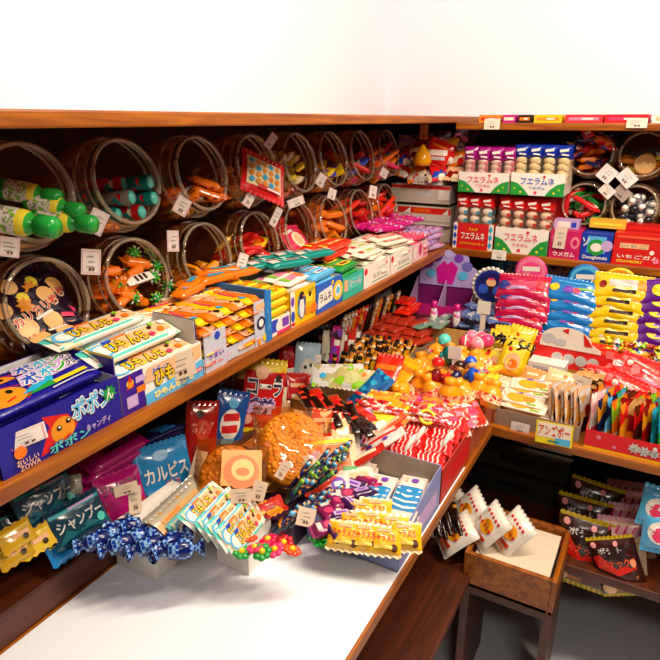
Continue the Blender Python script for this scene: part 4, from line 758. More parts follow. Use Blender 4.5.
# small candies pile, and crinkled red bags
sm = [twist('twist_candy', .03, .009, busy(*c, 80)) for c in (('yellow', 'lime', 'red'), ('white', 'cyan', 'orange'), ('lime', 'pink', 'white'), ('orange', 'yellow', 'green'), ('dred', 'amber', 'lilac'))]
for i in range(60):
    o = sm[i] if i < 5 else dup(sm[i % 5]); r_ = i // 20
    place(o, (-.075 + .012 * (i % 20) + rnd.uniform(-.008, .008), 1.755 + .028 * r_ + rnd.uniform(-.008, .008), ZC + .115 + .014 * r_), rnd.uniform(0, 180), rnd.uniform(-20, 20), rnd.uniform(-20, 20)); T(o, 'small twist-wrapped candy in bright colours heaped behind the crinkled red bags', 'candy', 'twist-wrapped candies behind the red bags')
o = tray('display_carton', .27, .085, .10, .115, 'tan', (), 'tan'); place(o, (.045, 1.785, ZC)); T(o, 'tan open carton holding the small twist candies', 'display carton')
for o in [x for x in bpy.data.objects if x.name.startswith('twist_candy')]: pass
rb = pouch('crinkled_red_bag', .18, .085, .035, busy('e01810', 'f03424', 'f07878', 55), [('r', .1, -.2, .6, .12, 'pink', 6), ('e', -.34, .2, .1, 'white'), ('r', -.1, .25, .4, .08, 'f8b0a8', -8), ('e', .3, -.05, .14, 'silver', 1.4)], seed=2, wr=.3)
for i, o in enumerate(many(rb, [(at(622, 372, y=1.72), 0, -30, 4), (at(618, 388, y=1.66), 4, -42, 6), (at(635, 399, y=1.60), -3, -30, 14), (at(650, 378, y=1.70), -8, -40, 10), (at(612, 364, y=1.76), 6, -50, 0)],
    ['crinkled bright red bag, middle of the red pile', 'crinkled bright red bag, second from the bottom of the red pile', 'crinkled bright red bag drooping over the upright packets', 'crinkled bright red bag at the right frame edge', 'crinkled bright red bag topmost at the back of the red pile'])): T(o, None, 'sweet bag')
for i, x in enumerate((-.01, .1)):
    o = carton('sweet_box', .1, .13, .085, 'd03020'); place(o, (x, 1.66, ZC)); T(o, 'plain red box %s hidden under the crinkled red bags' % ('left' if i == 0 else 'right'), 'box')
# clear tray with flat and fanned packs
ct = clear('f4e8d8', .22, 'tray', .1)
root = tray('clear_tray', .206, .16, .046, .06, ct, (), 'tan'); place(root, (-.198, 1.50, ZC), 0); root.data.materials[0] = mat('tan'); root.data.materials[1] = ct
T(root, 'clear-fronted tray of flat and fanned peach packs at the counter corner', 'tray')
bpk = MB(); fl = bar('flat_peach_pack', .10, .055, .008, 'f0e0c8', [('e', -.1, -.05, .4, 'f8a818', 1.3), ('e', .2, -.05, .25, 'amber', 1.2), ('r', -.1, .35, .16, .14, 'blue', 4), ('r', .18, .36, .25, .08, 'lilac'), ('r', .3, -.4, .25, .1, 'lime')], seed=1)
for i, o in enumerate(many(fl, [((-.24 + rnd.uniform(-.012, .012), 1.475 + .014 * (i % 4) + .03 * (i > 5), ZC + .004 + .0095 * i), rnd.uniform(-8, 8), 10, 0) for i in range(8)], 'flat cream pack printed with a large yellow fruit, lying in the corner tray')): T(o, None, 'sweet pack', 'flat fruit packs in the corner tray')
fa = pouch('slim_packet', .055, .095, .006, busy('peach', 'f0e0c8', 'amber', 40), [('e', .0, -.1, .5, 'f8b030', .8), ('r', 0, .3, .6, .14, 'brown', 5), ('r', 0, -.38, .6, .1, 'silver')], seed=2); fb = pouch('slim_packet', .055, .095, .006, busy('ltgrey', 'tan', 'choc', 40), [('e', 0, 0, .3, 'dred', .7)], seed=3)
for i in range(11):
    o = (fa, fb)[i] if i < 2 else dup((fa, fb)[i % 3 % 2]); place(o, (-.170 + .0075 * i, 1.505 - .004 * (i % 3), ZC + .058 + .003 * (i % 2)), 62 + 3 * (i % 3), -8, rnd.uniform(-6, 6)); T(o, 'slim peach and silver packet standing fanned in the corner tray', 'sweet packet', 'slim packets fanned in the corner tray')
for i, (px, py, c) in enumerate(((520, 388, 'f8b070'), (545, 383, 'f0a868'), (560, 378, 'f8c890'), (506, 384, 'f4c8a0'), (535, 376, 'e89850'))):
    o = pouch('peach_pouch', .075, .04, .014, c, [('r', 0, 0, .6, .2, 'cream', 5), ('d', .2, .1, .15, 'orange')], seed=i); pp_at(o, px, py, rnd.uniform(-10, 10), -50, 6, 'peach-orange pouch lying at the back of the corner tray', 'sweet packet', 'peach pouches behind the flat packs', y=1.60)
# card sign on the counter edge
b = MB(); b.box((0, 0, 0), (.086, .001, .058), 'f8dc20'); b.art([('r', 0, .12, .9, .66, 'f8ead0'), ('r', .25, -.3, .4, .3, 'sky'), ('t', 0, .14, .84, .46, 'アンズボー', 'e02818', 'white'), ('r', .0, -.34, .3, .08, 'teal')], .086, .058, lambda x, y, l: (x, -.0007 - l, y)); o = b.build('name_card'); pp_at(o, 554, 434, 0, -4, -2, 'yellow-framed card with big red lettering clipped to the counter edge', 'sign', y=1.394)
# red front carton with upright packets
rd = [('r', 0, 0, 1, 1, 'e01018'), ('r', 0, -.44, 1, .12, 'yellow'), ('s', -.4, .2, .14, 'pink', 6), ('s', -.28, -.15, .12, 'pink', 6), ('s', .0, .25, .12, 'white', 6), ('s', -.14, .05, .3, 'ltgrey', 8), ('s', -.07, .0, .3, 'ltgrey', 8), ('s', 0, -.02, .26, 'ltgrey', 8), ('t', -.07, .0, .18, .24, 'くじ付', 'grey'), ('r', .28, -.1, .34, .56, '1830b8'), ('e', .3, .16, .3, 'yellow', 2), ('e', .3, .05, .26, '1830b8', 2), ('t', .28, -.12, .28, .3, 'ラーメン', 'white')]
o = tray('display_carton', .30, .15, .048, .09, 'e01018', rd, 'tan'); place(o, (.068, 1.487, ZC)); T(o, 'red front carton edged yellow with a blue badge, full of upright packets', 'display carton')
cols = [('f4c0c8', 'white', 'rose'), ('amber', 'navy', 'cream'), ('navy', 'sky', 'amber'), ('lime', 'orange', 'white'), ('red', 'amber', 'tan'), ('tan', 'dred', 'orange'), ('red', 'brown', 'tan'), ('amber', 'dred', 'brown'), ('teal', 'cyan', 'green'), ('cyan', 'green', 'orange'), ('dgreen', 'amber', 'cyan'), ('orange', 'lime', 'cyan'), ('cyan', 'orange', 'red')]
pk_ = [pouch('upright_packet', .07, .10, .006, busy(*c, 26), seed=i) for i, c in enumerate(cols)]
for i in range(34):
    o = pk_[i] if i < 13 else dup(pk_[(i * 5) % 13]); k = i % 17
    place(o, (-.066 + .0165 * k, 1.47 + .05 * (i // 17) + rnd.uniform(-.006, .006), ZC + .062 + rnd.uniform(-.004, .006)), (20 if k in (5, 12, 13) else 68) + rnd.uniform(-6, 6), -6, rnd.uniform(-6, 6)); T(o, 'thin upright printed packet in the red front carton', 'sweet packet', 'upright packets in the red front carton')

# ============================================================ below the counter
ZL = .4175
dk = clear('3a4038', .45, 'dark_tub', .15)
for i, (px, py, w_, h_, z) in enumerate(((505, 445, .30, .10, .60), (500, 475, .30, .09, .505), (505, 505, .30, .085, ZL))):
    root = MB(); root.box((0, 0, h_ / 2), (w_, .2, h_), dk); root.box((0, 0, h_ - .004), (w_ + .012, .212, .008), mat('1c1410', 'plastic')); root.box((0, -.103, h_ * .45), (w_ * .3, .006, .012), mat('120c0a', 'plastic'))
    o = root.build('storage_tub'); place(o, (-.27, 1.72, z), 0); T(o, ['dark see-through tub, topmost of three under the counter corner', 'dark see-through tub, middle of three under the counter corner', 'dark see-through tub, lowest of three under the counter corner'][i], 'storage tub')
    for j in range(5):
        q = pouch('tub_packet', .07, .05, .02, busy(('dgreen', '2a3a60', '4a2a1c')[i], 'green' if i == 0 else 'grey', 'black', 50), seed=i + j); place(q, (-.37 + .05 * j, 1.655, z + h_ * .5), rnd.uniform(-15, 15), -20); T(q, 'dim %s packet inside the %s dark tub under the counter' % (('green', 'blue-grey', 'brown')[i], ('topmost', 'middle', 'lowest')[i]), 'packet', '%s packets in a dark tub' % ('green', 'blue-grey', 'brown')[i])
choco = [('r', 0, .3, .9, .22, '2a0c08'), ('t', -.05, .35, .5, .1, 'ポテト', 'ltgrey'), ('p', [(-.45, .22), (-.3, .29), (.3, .27), (.42, .18), (.4, -.02), (0, -.1), (-.4, .04)], 'e02010'), ('t', 0, .12, .6, .14, 'スナック', 'f86030'), ('p', [(-.4, -.1), (0, -.22), (.4, -.14), (.2, -.4), (-.3, -.42)], 'c87828'), ('e', -.3, -.36, .15, 'f8c890'), ('e', -.36, .44, .06, 'f0a0a0'), ('e', .36, .1, .1, 'f8a070', .6), ('e', .1, .45, .05, 'f0a0a0'), ('r', .25, -.36, .3, .12, 'brown')]
cb = pouch('snack_bag', .135, .175, .045, '3c100a', choco, mat('d8b818', 'foil'), seed=1, wr=.14, sealpart=True, sealh=.05)
for i, (px, py, y, rl, sc) in enumerate(((582, 552, 1.45, 3, 1.08), (580, 530, 1.54, 1, 1.05), (590, 514, 1.62, 6, 1.08), (618, 566, 1.42, -24, .85), (606, 520, 1.69, 5, .95))):
    o = cb if i == 0 else dup(cb); place(o, at(px, py, y=y), 2, -6, rl, sc); T(o, ['dark brown snack bag with red swoosh and yellow seal, frontmost', 'dark brown snack bag with yellow seal, second from the front', 'dark brown snack bag with yellow seal, third from the front', 'dark brown snack bag tilted right beside the pink-striped bags', 'dark brown snack bag with yellow seal, rearmost and shaded'][i], 'snack bag')
wb = [('r', 0, .38, 1, .16, 'e0a0b0'), ('r', 0, -.3, .7, .3, 'f8b830'), ('t', 0, .12, .7, .14, 'ベビー麺', 'choc', 'yellow'), ('t', 0, -.08, .7, .09, 'チキン味', 'red'), ('e', .05, -.3, .2, 'orange', 1.5)] + [('r', -.4 + .16 * k, .4, .05, .16, 'c02060', -20) for k in range(6)] + [('r', 0, -.44, .9, .06, 'lilac')]
wbp = pouch('noodle_bag', .13, .15, .04, 'f0d4b8', wb, 'f0b8c8', seed=5)
for i, (px, py, y, rl) in enumerate(((622, 548, 1.46, -10), (632, 534, 1.54, -10), (637, 520, 1.62, -12), (628, 508, 1.70, -8))):
    o = wbp if i == 0 else dup(wbp); place(o, at(px, py, y=y), -3, -14, rl, .9); T(o, ['cream snack bag with pink-striped top, frontmost of its row', 'cream snack bag with pink-striped top, second in its row', 'cream snack bag with pink-striped top, third in its row', 'cream snack bag with pink-striped top, rearmost in its row'][i], 'snack bag')
o = pouch('snack_bag', .08, .09, .025, 'sky', [('e', 0, 0, .35, 'white'), ('e', 0, -.05, .22, 'rose')], seed=6)
for i, q in enumerate(many(o, [(at(658, 508, y=1.44), 0, -15, 4), (at(660, 532, y=1.42), 0, -15, -4)], ['small sky-blue bag with pink centre, upper at right frame edge', 'small sky-blue bag with pink centre, lower at right frame edge'])): T(q, None, 'snack bag')
# white and red pointed bags in the low crate
wr_ = [('e', .05, .02, .24, 'f0a010', 1), ('e', 0, .08, .13, 'amber')] + [('d', -.3 + .14 * (k % 5), .3 - .3 * (k // 5), .045, 'd82020') for k in range(10)] + [('r', 0, -.28, .7, .1, 'c83018', 6), ('r', .05, -.4, .5, .06, 'orange')]
wbag = pouch('pointed_snack_bag', .085, .105, .03, 'f4ece0', wr_, 'f4ece0', seed=7, sealh=.04)
for i, (px, py, yy, rz, tl, rl) in enumerate(((468, 510, 1.33, -30, -30, 28), (489, 526, 1.29, -30, -30, 24), (512, 532, 1.31, -25, -30, 26), (447, 500, 1.38, -30, -25, 20), (436, 520, 1.36, -30, -40, 10), (456, 534, 1.27, -25, -40, 30))):
    o = wbag if i == 0 else dup(wbag); place(o, at(px, py, y=yy), rz, tl, rl); T(o, ['white pointed snack bag with a yellow spot, largest in the low crate', 'white pointed snack bag, second from the right in the low crate', 'white pointed snack bag, rightmost in the low crate', 'white pointed snack bag, farthest back in the low crate', 'white pointed snack bag, leftmost against the counter edge', 'white pointed snack bag lying low in the crate middle'][i], 'snack bag')
root = empty('low_crate'); T(root, 'low orange-brown wooden crate of white snack bags below the counter corner', 'crate')
for nm, c, d in (('crate_base', (0, 0, .006), (.22, .22, .012)), ('crate_side', (-.104, 0, .05), (.012, .22, .10)), ('crate_side', (.104, 0, .05), (.012, .22, .10)), ('crate_end', (0, -.104, .05), (.196, .012, .10)), ('crate_end', (0, .104, .05), (.196, .012, .10))):
    q = MB(); q.box(c, d, oak); part(q, nm, root, None, .002)
place(root, (-.19, 1.335, .385))
root2 = empty('low_stand'); T(root2, 'plain dark wooden stand carrying the low crate', 'stand')
for c, d, nm in (((0, 0, .35), (.22, .22, .02), 'stand_top'), ((-.1, 0, .17 - .0125), (.02, .21, .365), 'stand_leg'), ((.1, 0, .17 - .0125), (.02, .21, .365), 'stand_leg')):
    q = MB(); q.box(c, d, dkw); part(q, nm, root2)
place(root2, (-.19, 1.335, .025))
o = carton('sweet_box', .18, .18, .07, 'e8d8c0'); place(o, (-.19, 1.335, .398)); T(o, 'plain cream box inside the low crate under the white bags', 'box')
for o in many(stick('chocolate_stick', .09, .006, 'choc', 'amber'), [(at(436 + 5 * (i % 6), 527 + 4 * (i // 6) + 2 * (i % 3), z=.56 + .01 * (i % 2)), 40 + rnd.uniform(-10, 10), -70, 0) for i in range(16)], 'dark brown wrapped stick lying at the left of the low crate'): T(o, None, 'chocolate stick', 'dark sticks in the low crate')
#PART4

# ============================================================ left counter, below the middle shelf
ZQ = ZC + .06   # riser top on the left
def pk4(name, px, py, on, wpx, hpx, rz, tilt, roll, base, art, label, cat, seed=0, t=.018, group=None, **k):
    p = at(px, py, **on); m = mpp(p)
    o = pouch(name, wpx * m, hpx * m, t, base, art, k.get('seal'), seed=seed, wr=k.get('wr', .14), sealh=k.get('sealh', .07))
    place(o, p, rz, tilt, roll); return T(o, label, cat, group)
def base_box(x0, x1, y0, y1, h, col, label, z=None):
    o = carton('base_box', x1 - x0, y1 - y0, h, col); place(o, ((x0 + x1) / 2, (y0 + y1) / 2, ZC + .0025 if z is None else z)); return T(o, label, 'box')
# low dark boxes that lift the goods on the riser
base_box(-1.09, -.86, .30, .70, .03, '2a1a14', 'dark low box under the teal and magenta pouches', ZQ)
base_box(-1.09, -.86, .705, 1.10, .03, '2a1a14', 'dark low box under the blue pouch and red pouches', ZQ)
# teal pouches
ta = [('r', 0, .38, .9, .1, '18a0b0'), ('r', .12, .40, .5, .07, 'lilac'), ('t', .0, .02, .84, .34, 'シャンプー', 'ltgrey'), ('p', [(-.45, -.42), (-.3, -.1), (-.1, -.3), (.1, -.12), (.3, -.32), (.45, -.15), (.45, -.42)], '0a6070'), ('d', .34, -.22, .13, 'aqua')]
pk4('teal_pouch', 46, 500, dict(x=-.80), 66, 36, 90, -32, 3, '0a3c58', ta, 'dark teal pouch with pale lettering, upper left of the two', 'sweet pouch', 1)
pk4('teal_pouch', 78, 519, dict(x=-.76), 62, 36, 88, -30, 2, '0a3a50', ta, 'dark teal pouch with pale lettering, lower right of the two', 'sweet pouch', 2)
pk4('teal_pouch', 18, 520, dict(x=-.82), 46, 26, 88, -34, 4, '0a3048', [('r', 0, .3, .8, .12, 'teal')], 'dark teal pouch at the left frame edge, cut off', 'sweet pouch', 3)
pk4('foil_end', 76, 484, dict(x=-.765), 12, 16, 85, -30, 20, '8a8878', [], 'small grey foil end between the teal pouches', 'packet', 3)
# yellow and blue slim packs at the near left
for i, (px, py, c, lab) in enumerate(((16, 536, 'd8a818', 'amber slim packet at the left frame edge'), (36, 541, 'e8c030', 'yellow slim packet, front of the two by the left edge'), (14, 552, 'c89818', 'amber slim packet cut by the bottom left corner of the photo'), (64, 548, '1880c8', 'blue slim packet beside the yellow one'))):
    pk4('slim_packet', px, py, dict(x=-.76), 36, 22, 88, -35, 0, c, [('r', 0, .3, .8, .06, 'lemon'), ('r', .1, 0, .5, .2, 'peach'), ('d', .2, -.2, .14, 'choc')], lab, 'sweet packet', i, .008)
# magenta packs
ma = [('r', .1, .1, .6, .1, 'f080c0'), ('r', 0, -.2, .4, .06, '500828')]
for i, (px, py) in enumerate(((98, 484), (101, 473), (105, 462), (109, 452))):
    p = at(px, py, x=-.86); o = bar('magenta_pack', .125, .075, .018, 'a8106c', ma + [('t', .15, -.1, .6, .3, 'なかよし', '2a0418')], seed=i); place(o, p, 88, 14, 0); T(o, 'glossy magenta pack, %s of the stack under the shelf' % ('lowest', 'second', 'third', 'topmost')[i], 'sweet pack')
pk4('magenta_pouch', 122, 497, dict(x=-.79), 50, 46, 80, -30, 6, 'b01070', [('t', 0, .22, .8, .28, 'ジャムソフト', '300418'), ('p', [(-.45, -.45), (-.4, -.1), (0, -.25), (.4, -.05), (.45, -.45)], 'c01830'), ('e', .3, .0, .16, 'd040a0')], 'magenta pouch with dark lettering and red lower edge', 'sweet pouch', 4)
# dark blue sticks
for i in range(12):
    o = bar('navy_candy_stick', .12, .022, .014, 'navy' if i % 3 else '1a4898', [('r', .2, 0, .3, .5, '2878c0'), ('r', -.3, 0, .1, .6, 'silver')], seed=i) if i < 3 else dup(o)
    place(o, at(148 + 5 * (i % 3), 456 - 5.5 * (i // 3), x=-.89 + .03 * (i % 3)), 84 + rnd.uniform(-5, 5), 0); T(o, 'navy blue wrapped stick piled behind the sky-blue pouch', 'candy stick', 'navy sticks behind the sky-blue pouch')
# sky-blue pouch
pk4('sky_blue_pouch', 165, 472, dict(x=-.79), 60, 54, 74, -24, 4, '2888c8', [('p', [(-.46, .1), (-.46, .46), (.46, .46), (.46, .3)], '48a0d8'), ('e', -.05, .34, .1, '88b8e0', 1.6), ('t', .0, .02, .8, .26, 'カルピス', 'white'), ('t', .05, -.24, .3, .2, 'グミ', 'pink'), ('p', [(-.4, -.3), (-.1, -.4), (.4, -.2), (.4, -.3), (-.1, -.46)], 'white'), ('r', 0, -.44, .8, .06, '105090')], 'sky-blue pouch with large white katakana, standing under the shelf', 'sweet pouch', 5, .02)
pk4('sky_blue_pouch', 168, 494, dict(x=-.77), 40, 18, 78, -30, 0, '58a0c8', [('r', 0, 0, .7, .3, 'silver')], 'pale blue pouch low behind the large katakana pouch', 'sweet pouch', 6)
# plaid blue twists
def plaid():
    k = 'plaid'
    if k in MC: return MC[k]
    m = bpy.data.materials.new('blue_check_wrapper'); m.use_nodes = True; nt = m.node_tree; p = P(nt); tc = nt.nodes.new('ShaderNodeTexCoord')
    ck = nt.nodes.new('ShaderNodeTexChecker'); ck.inputs['Scale'].default_value = 190; ck.inputs[1].default_value = lin('1038a0'); ck.inputs[2].default_value = lin('88b8e8')
    c2 = nt.nodes.new('ShaderNodeTexChecker'); c2.inputs['Scale'].default_value = 60; c2.inputs[1].default_value = lin('0a1c60'); nt.links.new(ck.outputs[0], c2.inputs[2])
    for c in (ck, c2): nt.links.new(tc.outputs['Object'], c.inputs[0])
    nt.links.new(c2.outputs[0], p.inputs['Base Color']); p.inputs['Roughness'].default_value = .2; MC[k] = m; return m
tw = twist('plaid_candy', .075, .017, plaid())
for i, (px, py) in enumerate(((98, 540), (112, 533), (128, 527), (122, 543), (140, 536), (157, 533), (150, 545), (170, 543), (180, 549))):
    o = tw if i == 0 else dup(tw); place(o, at(px, py, z=.86), 60 + 25 * math.sin(i * 2.1), 10 * math.sin(i), 0); T(o, 'blue and white checked twist candy in the near carton', 'candy', 'blue checked twist candies')
base_box(-.755, -.66, .57, .72, .085, 'f4efe6', 'plain white low box under the blue checked candies')
# long chew packs laid in a fan
for i, (px, py, rz, tl) in enumerate(((203, 507, 98, 30), (217, 514, 98, 52), (226, 519, 98, 54), (235, 524, 98, 54), (192, 517, 98, 40), (243, 529, 98, 54))):
    o = dup(cp); place(o, at(px, py, z=.885 - .006 * i), rz, tl, 0, (.56, .85, .75)); T(o, ['long chew pack with yellow lettering, topmost of the fan on the counter', 'long chew pack second in the fan on the counter', 'long chew pack third in the fan on the counter', 'long chew pack rightmost in the fan on the counter', 'long chew pack lowest left under the fan on the counter', 'long chew pack at the very bottom of the fan on the counter'][i], 'candy pack')
pk4('clear_long_packet', 180, 507, dict(z=.875), 76, 20, 98, -60, 0, busy('a8a08c', 'tan', 'orange', 60), [('r', 0, 0, .8, .3, 'tan'), ('r', -.2, 0, .3, .14, 'orange')], 'long clear-edged packet with tan print left of the chew packs', 'sweet packet', 2, .01)
pk4('clear_long_packet', 172, 500, dict(z=.88), 84, 10, 98, -60, 0, '8a8678', [('r', 0, 0, .9, .2, 'grey')], 'long pale film packet beside the sky-blue pouch', 'sweet packet', 3, .008)
o = tray('display_carton', .17, .11, .05, .07, '14100c', [('r', 0, .42, 1, .12, 'yellow')], 'choc'); place(o, (-.655, .80, ZC + .0025 + .02), 88); T(o, 'black carton edged yellow under the fanned chew packs', 'display carton')
# dark packs far under the shelf
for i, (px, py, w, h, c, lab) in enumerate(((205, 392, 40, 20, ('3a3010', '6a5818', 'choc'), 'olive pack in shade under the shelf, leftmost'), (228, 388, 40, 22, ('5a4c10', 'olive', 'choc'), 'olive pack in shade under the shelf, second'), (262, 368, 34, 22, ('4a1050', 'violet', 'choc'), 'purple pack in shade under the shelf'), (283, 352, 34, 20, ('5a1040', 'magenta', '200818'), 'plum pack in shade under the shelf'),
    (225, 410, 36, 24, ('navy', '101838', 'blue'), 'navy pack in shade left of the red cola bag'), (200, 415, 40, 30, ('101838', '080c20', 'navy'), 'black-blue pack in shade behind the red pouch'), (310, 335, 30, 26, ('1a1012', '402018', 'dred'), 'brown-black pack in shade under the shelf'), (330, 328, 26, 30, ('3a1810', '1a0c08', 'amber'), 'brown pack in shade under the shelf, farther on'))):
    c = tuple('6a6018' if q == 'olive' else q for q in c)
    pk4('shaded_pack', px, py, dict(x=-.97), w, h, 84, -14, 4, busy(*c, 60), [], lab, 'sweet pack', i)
for i in range(9):  # tan cartons behind, closing the gap to the wall
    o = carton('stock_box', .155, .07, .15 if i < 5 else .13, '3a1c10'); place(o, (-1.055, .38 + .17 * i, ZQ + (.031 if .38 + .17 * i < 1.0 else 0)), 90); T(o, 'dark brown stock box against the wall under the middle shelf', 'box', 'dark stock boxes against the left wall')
# standing pouches
pk4('red_pouch', 201, 435, dict(x=-.79), 34, 60, 60, -18, 14, 'b01810', [('e', 0, .1, .3, 'd03820', .8), ('t', 0, .12, .7, .2, 'あんず', 'f09080'), ('r', 0, -.25, .5, .2, 'dred'), ('e', -.1, .36, .12, 'choc')], 'narrow red pouch standing left of the blue and red one', 'sweet pouch', 3)
pk4('blue_red_pouch', 229, 424, dict(x=-.79), 34, 60, 58, -18, 20, '1850a0', [('e', 0, .0, .46, 'white', .7), ('r', 0, .12, .5, .13, 'red', 10), ('r', 0, -.08, .5, .13, 'red', 10), ('r', 0, -.28, .4, .08, 'sky', 10), ('e', 0, .36, .16, 'sky')], 'narrow blue pouch with white and red print, left of the red cola bag', 'sweet pouch', 5)
pk4('yellow_red_packet', 244, 455, dict(x=-.76), 26, 20, 60, -40, 10, 'f0c018', [('e', .1, 0, .35, 'red'), ('e', -.3, 0, .2, 'green')], 'small yellow and red packet above the popcorn bag', 'sweet packet', 5)
ca = [('r', 0, .44, 1, .12, 'e8c820'), ('t', 0, .14, .84, .24, 'コーラ', 'navy', 'white'), ('t', -.05, -.14, .6, .22, '餅', 'navy', 'lilac'), ('e', -.12, .36, .16, 'peach'), ('e', .3, .3, .08, 'choc'), ('r', .1, -.34, .5, .1, 'd84030'), ('e', -.34, -.36, .12, 'e8a090')]
pk4('cola_bag', 263, 396, dict(x=-.765), 44, 66, 55, -18, 16, 'c81414', ca, 'red bag with cola lettering and a yellow top band', 'sweet bag', 6, .022, seal='e8c820')
pk4('cola_bag', 246, 396, dict(x=-.85), 34, 52, 58, -14, 14, '8a1410', [('r', 0, .42, 1, .16, 'c8a818')], 'darker red bag with a yellow top, behind the cola bag', 'sweet bag', 7, seal='c8a818')  # rear bags: same red and yellow, darkened to stand in for shade
pk4('cola_bag', 236, 400, dict(x=-.87), 30, 48, 58, -14, 14, '6a1c14', [('r', 0, .42, 1, .16, 'a88c14')], 'red bag with yellow top, shade painted in, farthest left behind the cola bag', 'sweet bag', 8, seal='a88c14')
pk4('red_packet', 287, 368, dict(x=-.84), 22, 40, 60, -14, 16, 'c01018', [('r', 0, -.1, .7, .2, 'white', 12), ('r', 0, -.3, .6, .12, 'white', 12), ('r', 0, .3, .6, .2, 'a00c20')], 'small red packet with slanted white lettering bars', 'sweet packet', 9)
pk4('face_packet', 306, 372, dict(x=-.80), 28, 52, 58, -14, 14, 'a8c8dc', [('e', 0, .05, .42, 'ltgrey', .8), ('d', -.12, .1, .07, 'black'), ('d', .12, .14, .07, 'black'), ('r', 0, -.08, .3, .06, 'e03020', 12), ('r', .02, -.16, .2, .12, 'e03020', 12), ('e', -.25, -.34, .14, 'cyan'), ('r', .3, -.3, .2, .2, 'peach')], 'pale blue-grey packet printed with a small face and red mark', 'sweet packet', 2)
pk4('white_red_packet', 331, 365, dict(x=-.80), 26, 60, 60, -12, 14, 'd8ccb8', [('r', 0, .2, .6, .3, 'c8d0b0', 10), ('t', 0, .15, .5, .2, 'ガム', 'choc'), ('r', 0, -.3, .7, .12, 'f08030'), ('e', .2, -.12, .2, 'rose', .6)], 'tall cream packet with grey lettering right of the face packet', 'sweet packet', 3)
pk4('green_white_packet', 327, 388, dict(x=-.745), 24, 34, 60, -20, 10, 'e8e0d4', [('r', .3, 0, .3, .9, '147040'), ('r', -.1, .1, .4, .3, 'ltgrey'), ('r', -.3, -.3, .3, .2, 'cyan')], 'white packet with a green side below the cream one', 'sweet packet', 4)
for i, (px, py, c) in enumerate(((338, 350, ('magenta', 'violet', 'choc')), (345, 345, ('dred', 'red', 'brown')), (352, 350, ('red', 'd03020', 'red')), (358, 342, ('choc', 'brown', 'grey')))):
    pk4('tall_stick_pack', px - 4, py + 10, dict(x=-.79), 12, 60, 60, -10, 14, busy(*c, 50), [('r', 0, .3, .6, .1, 'white')], 'tall narrow %s pack leaning left of the black-and-gold sticks' % ('magenta', 'dark red', 'bright red', 'brown')[i], 'candy pack', i, .012)
# sticks standing under the shelf
for i in range(16):
    c, c2 = (('tan', 'ltgrey'), ('f05018', 'amber'), ('f05018', 'red'), ('black', 'choc'), ('cream', 'tan'), ('black', 'amber'))[(0, 0, 0, 1, 2, 1, 2, 3, 3, 4, 1, 3, 4, 5, 3, 4)[i]]
    o = stick('thin_stick', .10, .0065, busy(c, c2, c, 90), 'white' if i % 3 == 0 else c2); place(o, at(338 + 3.6 * i, 345 - 1.9 * i, x=-.80), 0, -6, 12); T(o, 'thin wrapped stick standing in the row close under the shelf edge', 'candy stick', 'thin sticks standing under the shelf')
for i, (px, py, c, c2) in enumerate(((397, 303, 'c01828', 'red'), (405, 298, '3a80a8', 'sky'), (389, 300, 'd8a890', 'white'), (412, 302, 'b04a30', 'peach'), (419, 297, 'ltgrey', 'cyan'), (426, 293, 'c8b8b0', 'purple'), (402, 312, 'd0b090', 'peach'), (414, 310, '984040', 'ltgrey'))):
    o = stick('capped_tube', .085, .010, busy(c, 'grey', c2, 90), c2); place(o, at(px, py + 16, x=-.86), 0, 0, 8); T(o, 'small capped tube standing near the purple stand', 'candy tube', 'capped tubes near the purple stand')
o = carton('stock_box', .45, .09, .075, '4a2818'); place(o, (-.91, 1.63, ZC + .0), 90); o.location.z = ZR if False else ZC + .001; T(o, 'brown box under the thin sticks, hidden behind the black-and-gold carton', 'box')
o = carton('stock_box', .16, .09, .075, '6a4434', [('r', 0, 0, .9, .8, 'grey')]); place(o, (-.90, 1.93, ZR), 90); T(o, 'grey-fronted box by the purple stand under the shelf', 'box')
# black-and-gold sticks carton
o = tray('display_carton', .26, .20, .06, .09, '1a120c', [('r', .0, .3, .8, .1, 'cyan')], 'grey', slope=.5); place(o, (-.70, 1.49, ZC + .01), 82); T(o, 'black carton packed with black-and-gold sticks', 'display carton')
bs = stick('gold_stick', .10, .007, mat('0e0a08', 'foil'), 'amber'); b2 = stick('gold_stick', .10, .007, busy('black', 'amber', 'yellow', 60), 'cream')
for i in range(56):
    o = (bs, b2)[i] if i < 2 else dup((bs, b2)[i % 2]); a, b_ = i % 8, i // 8
    place(o, (-.775 + .021 * a + rnd.uniform(-.004, .004), 1.39 + .031 * b_ + rnd.uniform(-.004, .004), ZC + .02 + .002 * a), 0, rnd.uniform(-12, 4), 12 + rnd.uniform(-8, 8)); T(o, 'black stick with gold tip standing packed in the black carton', 'candy stick', 'black-and-gold sticks in the carton')
pk4('grey_flap', 354, 371, dict(x=-.68), 26, 12, 60, -50, 0, 'a09488', [], 'grey cardboard flap before the black-and-gold sticks', 'card')
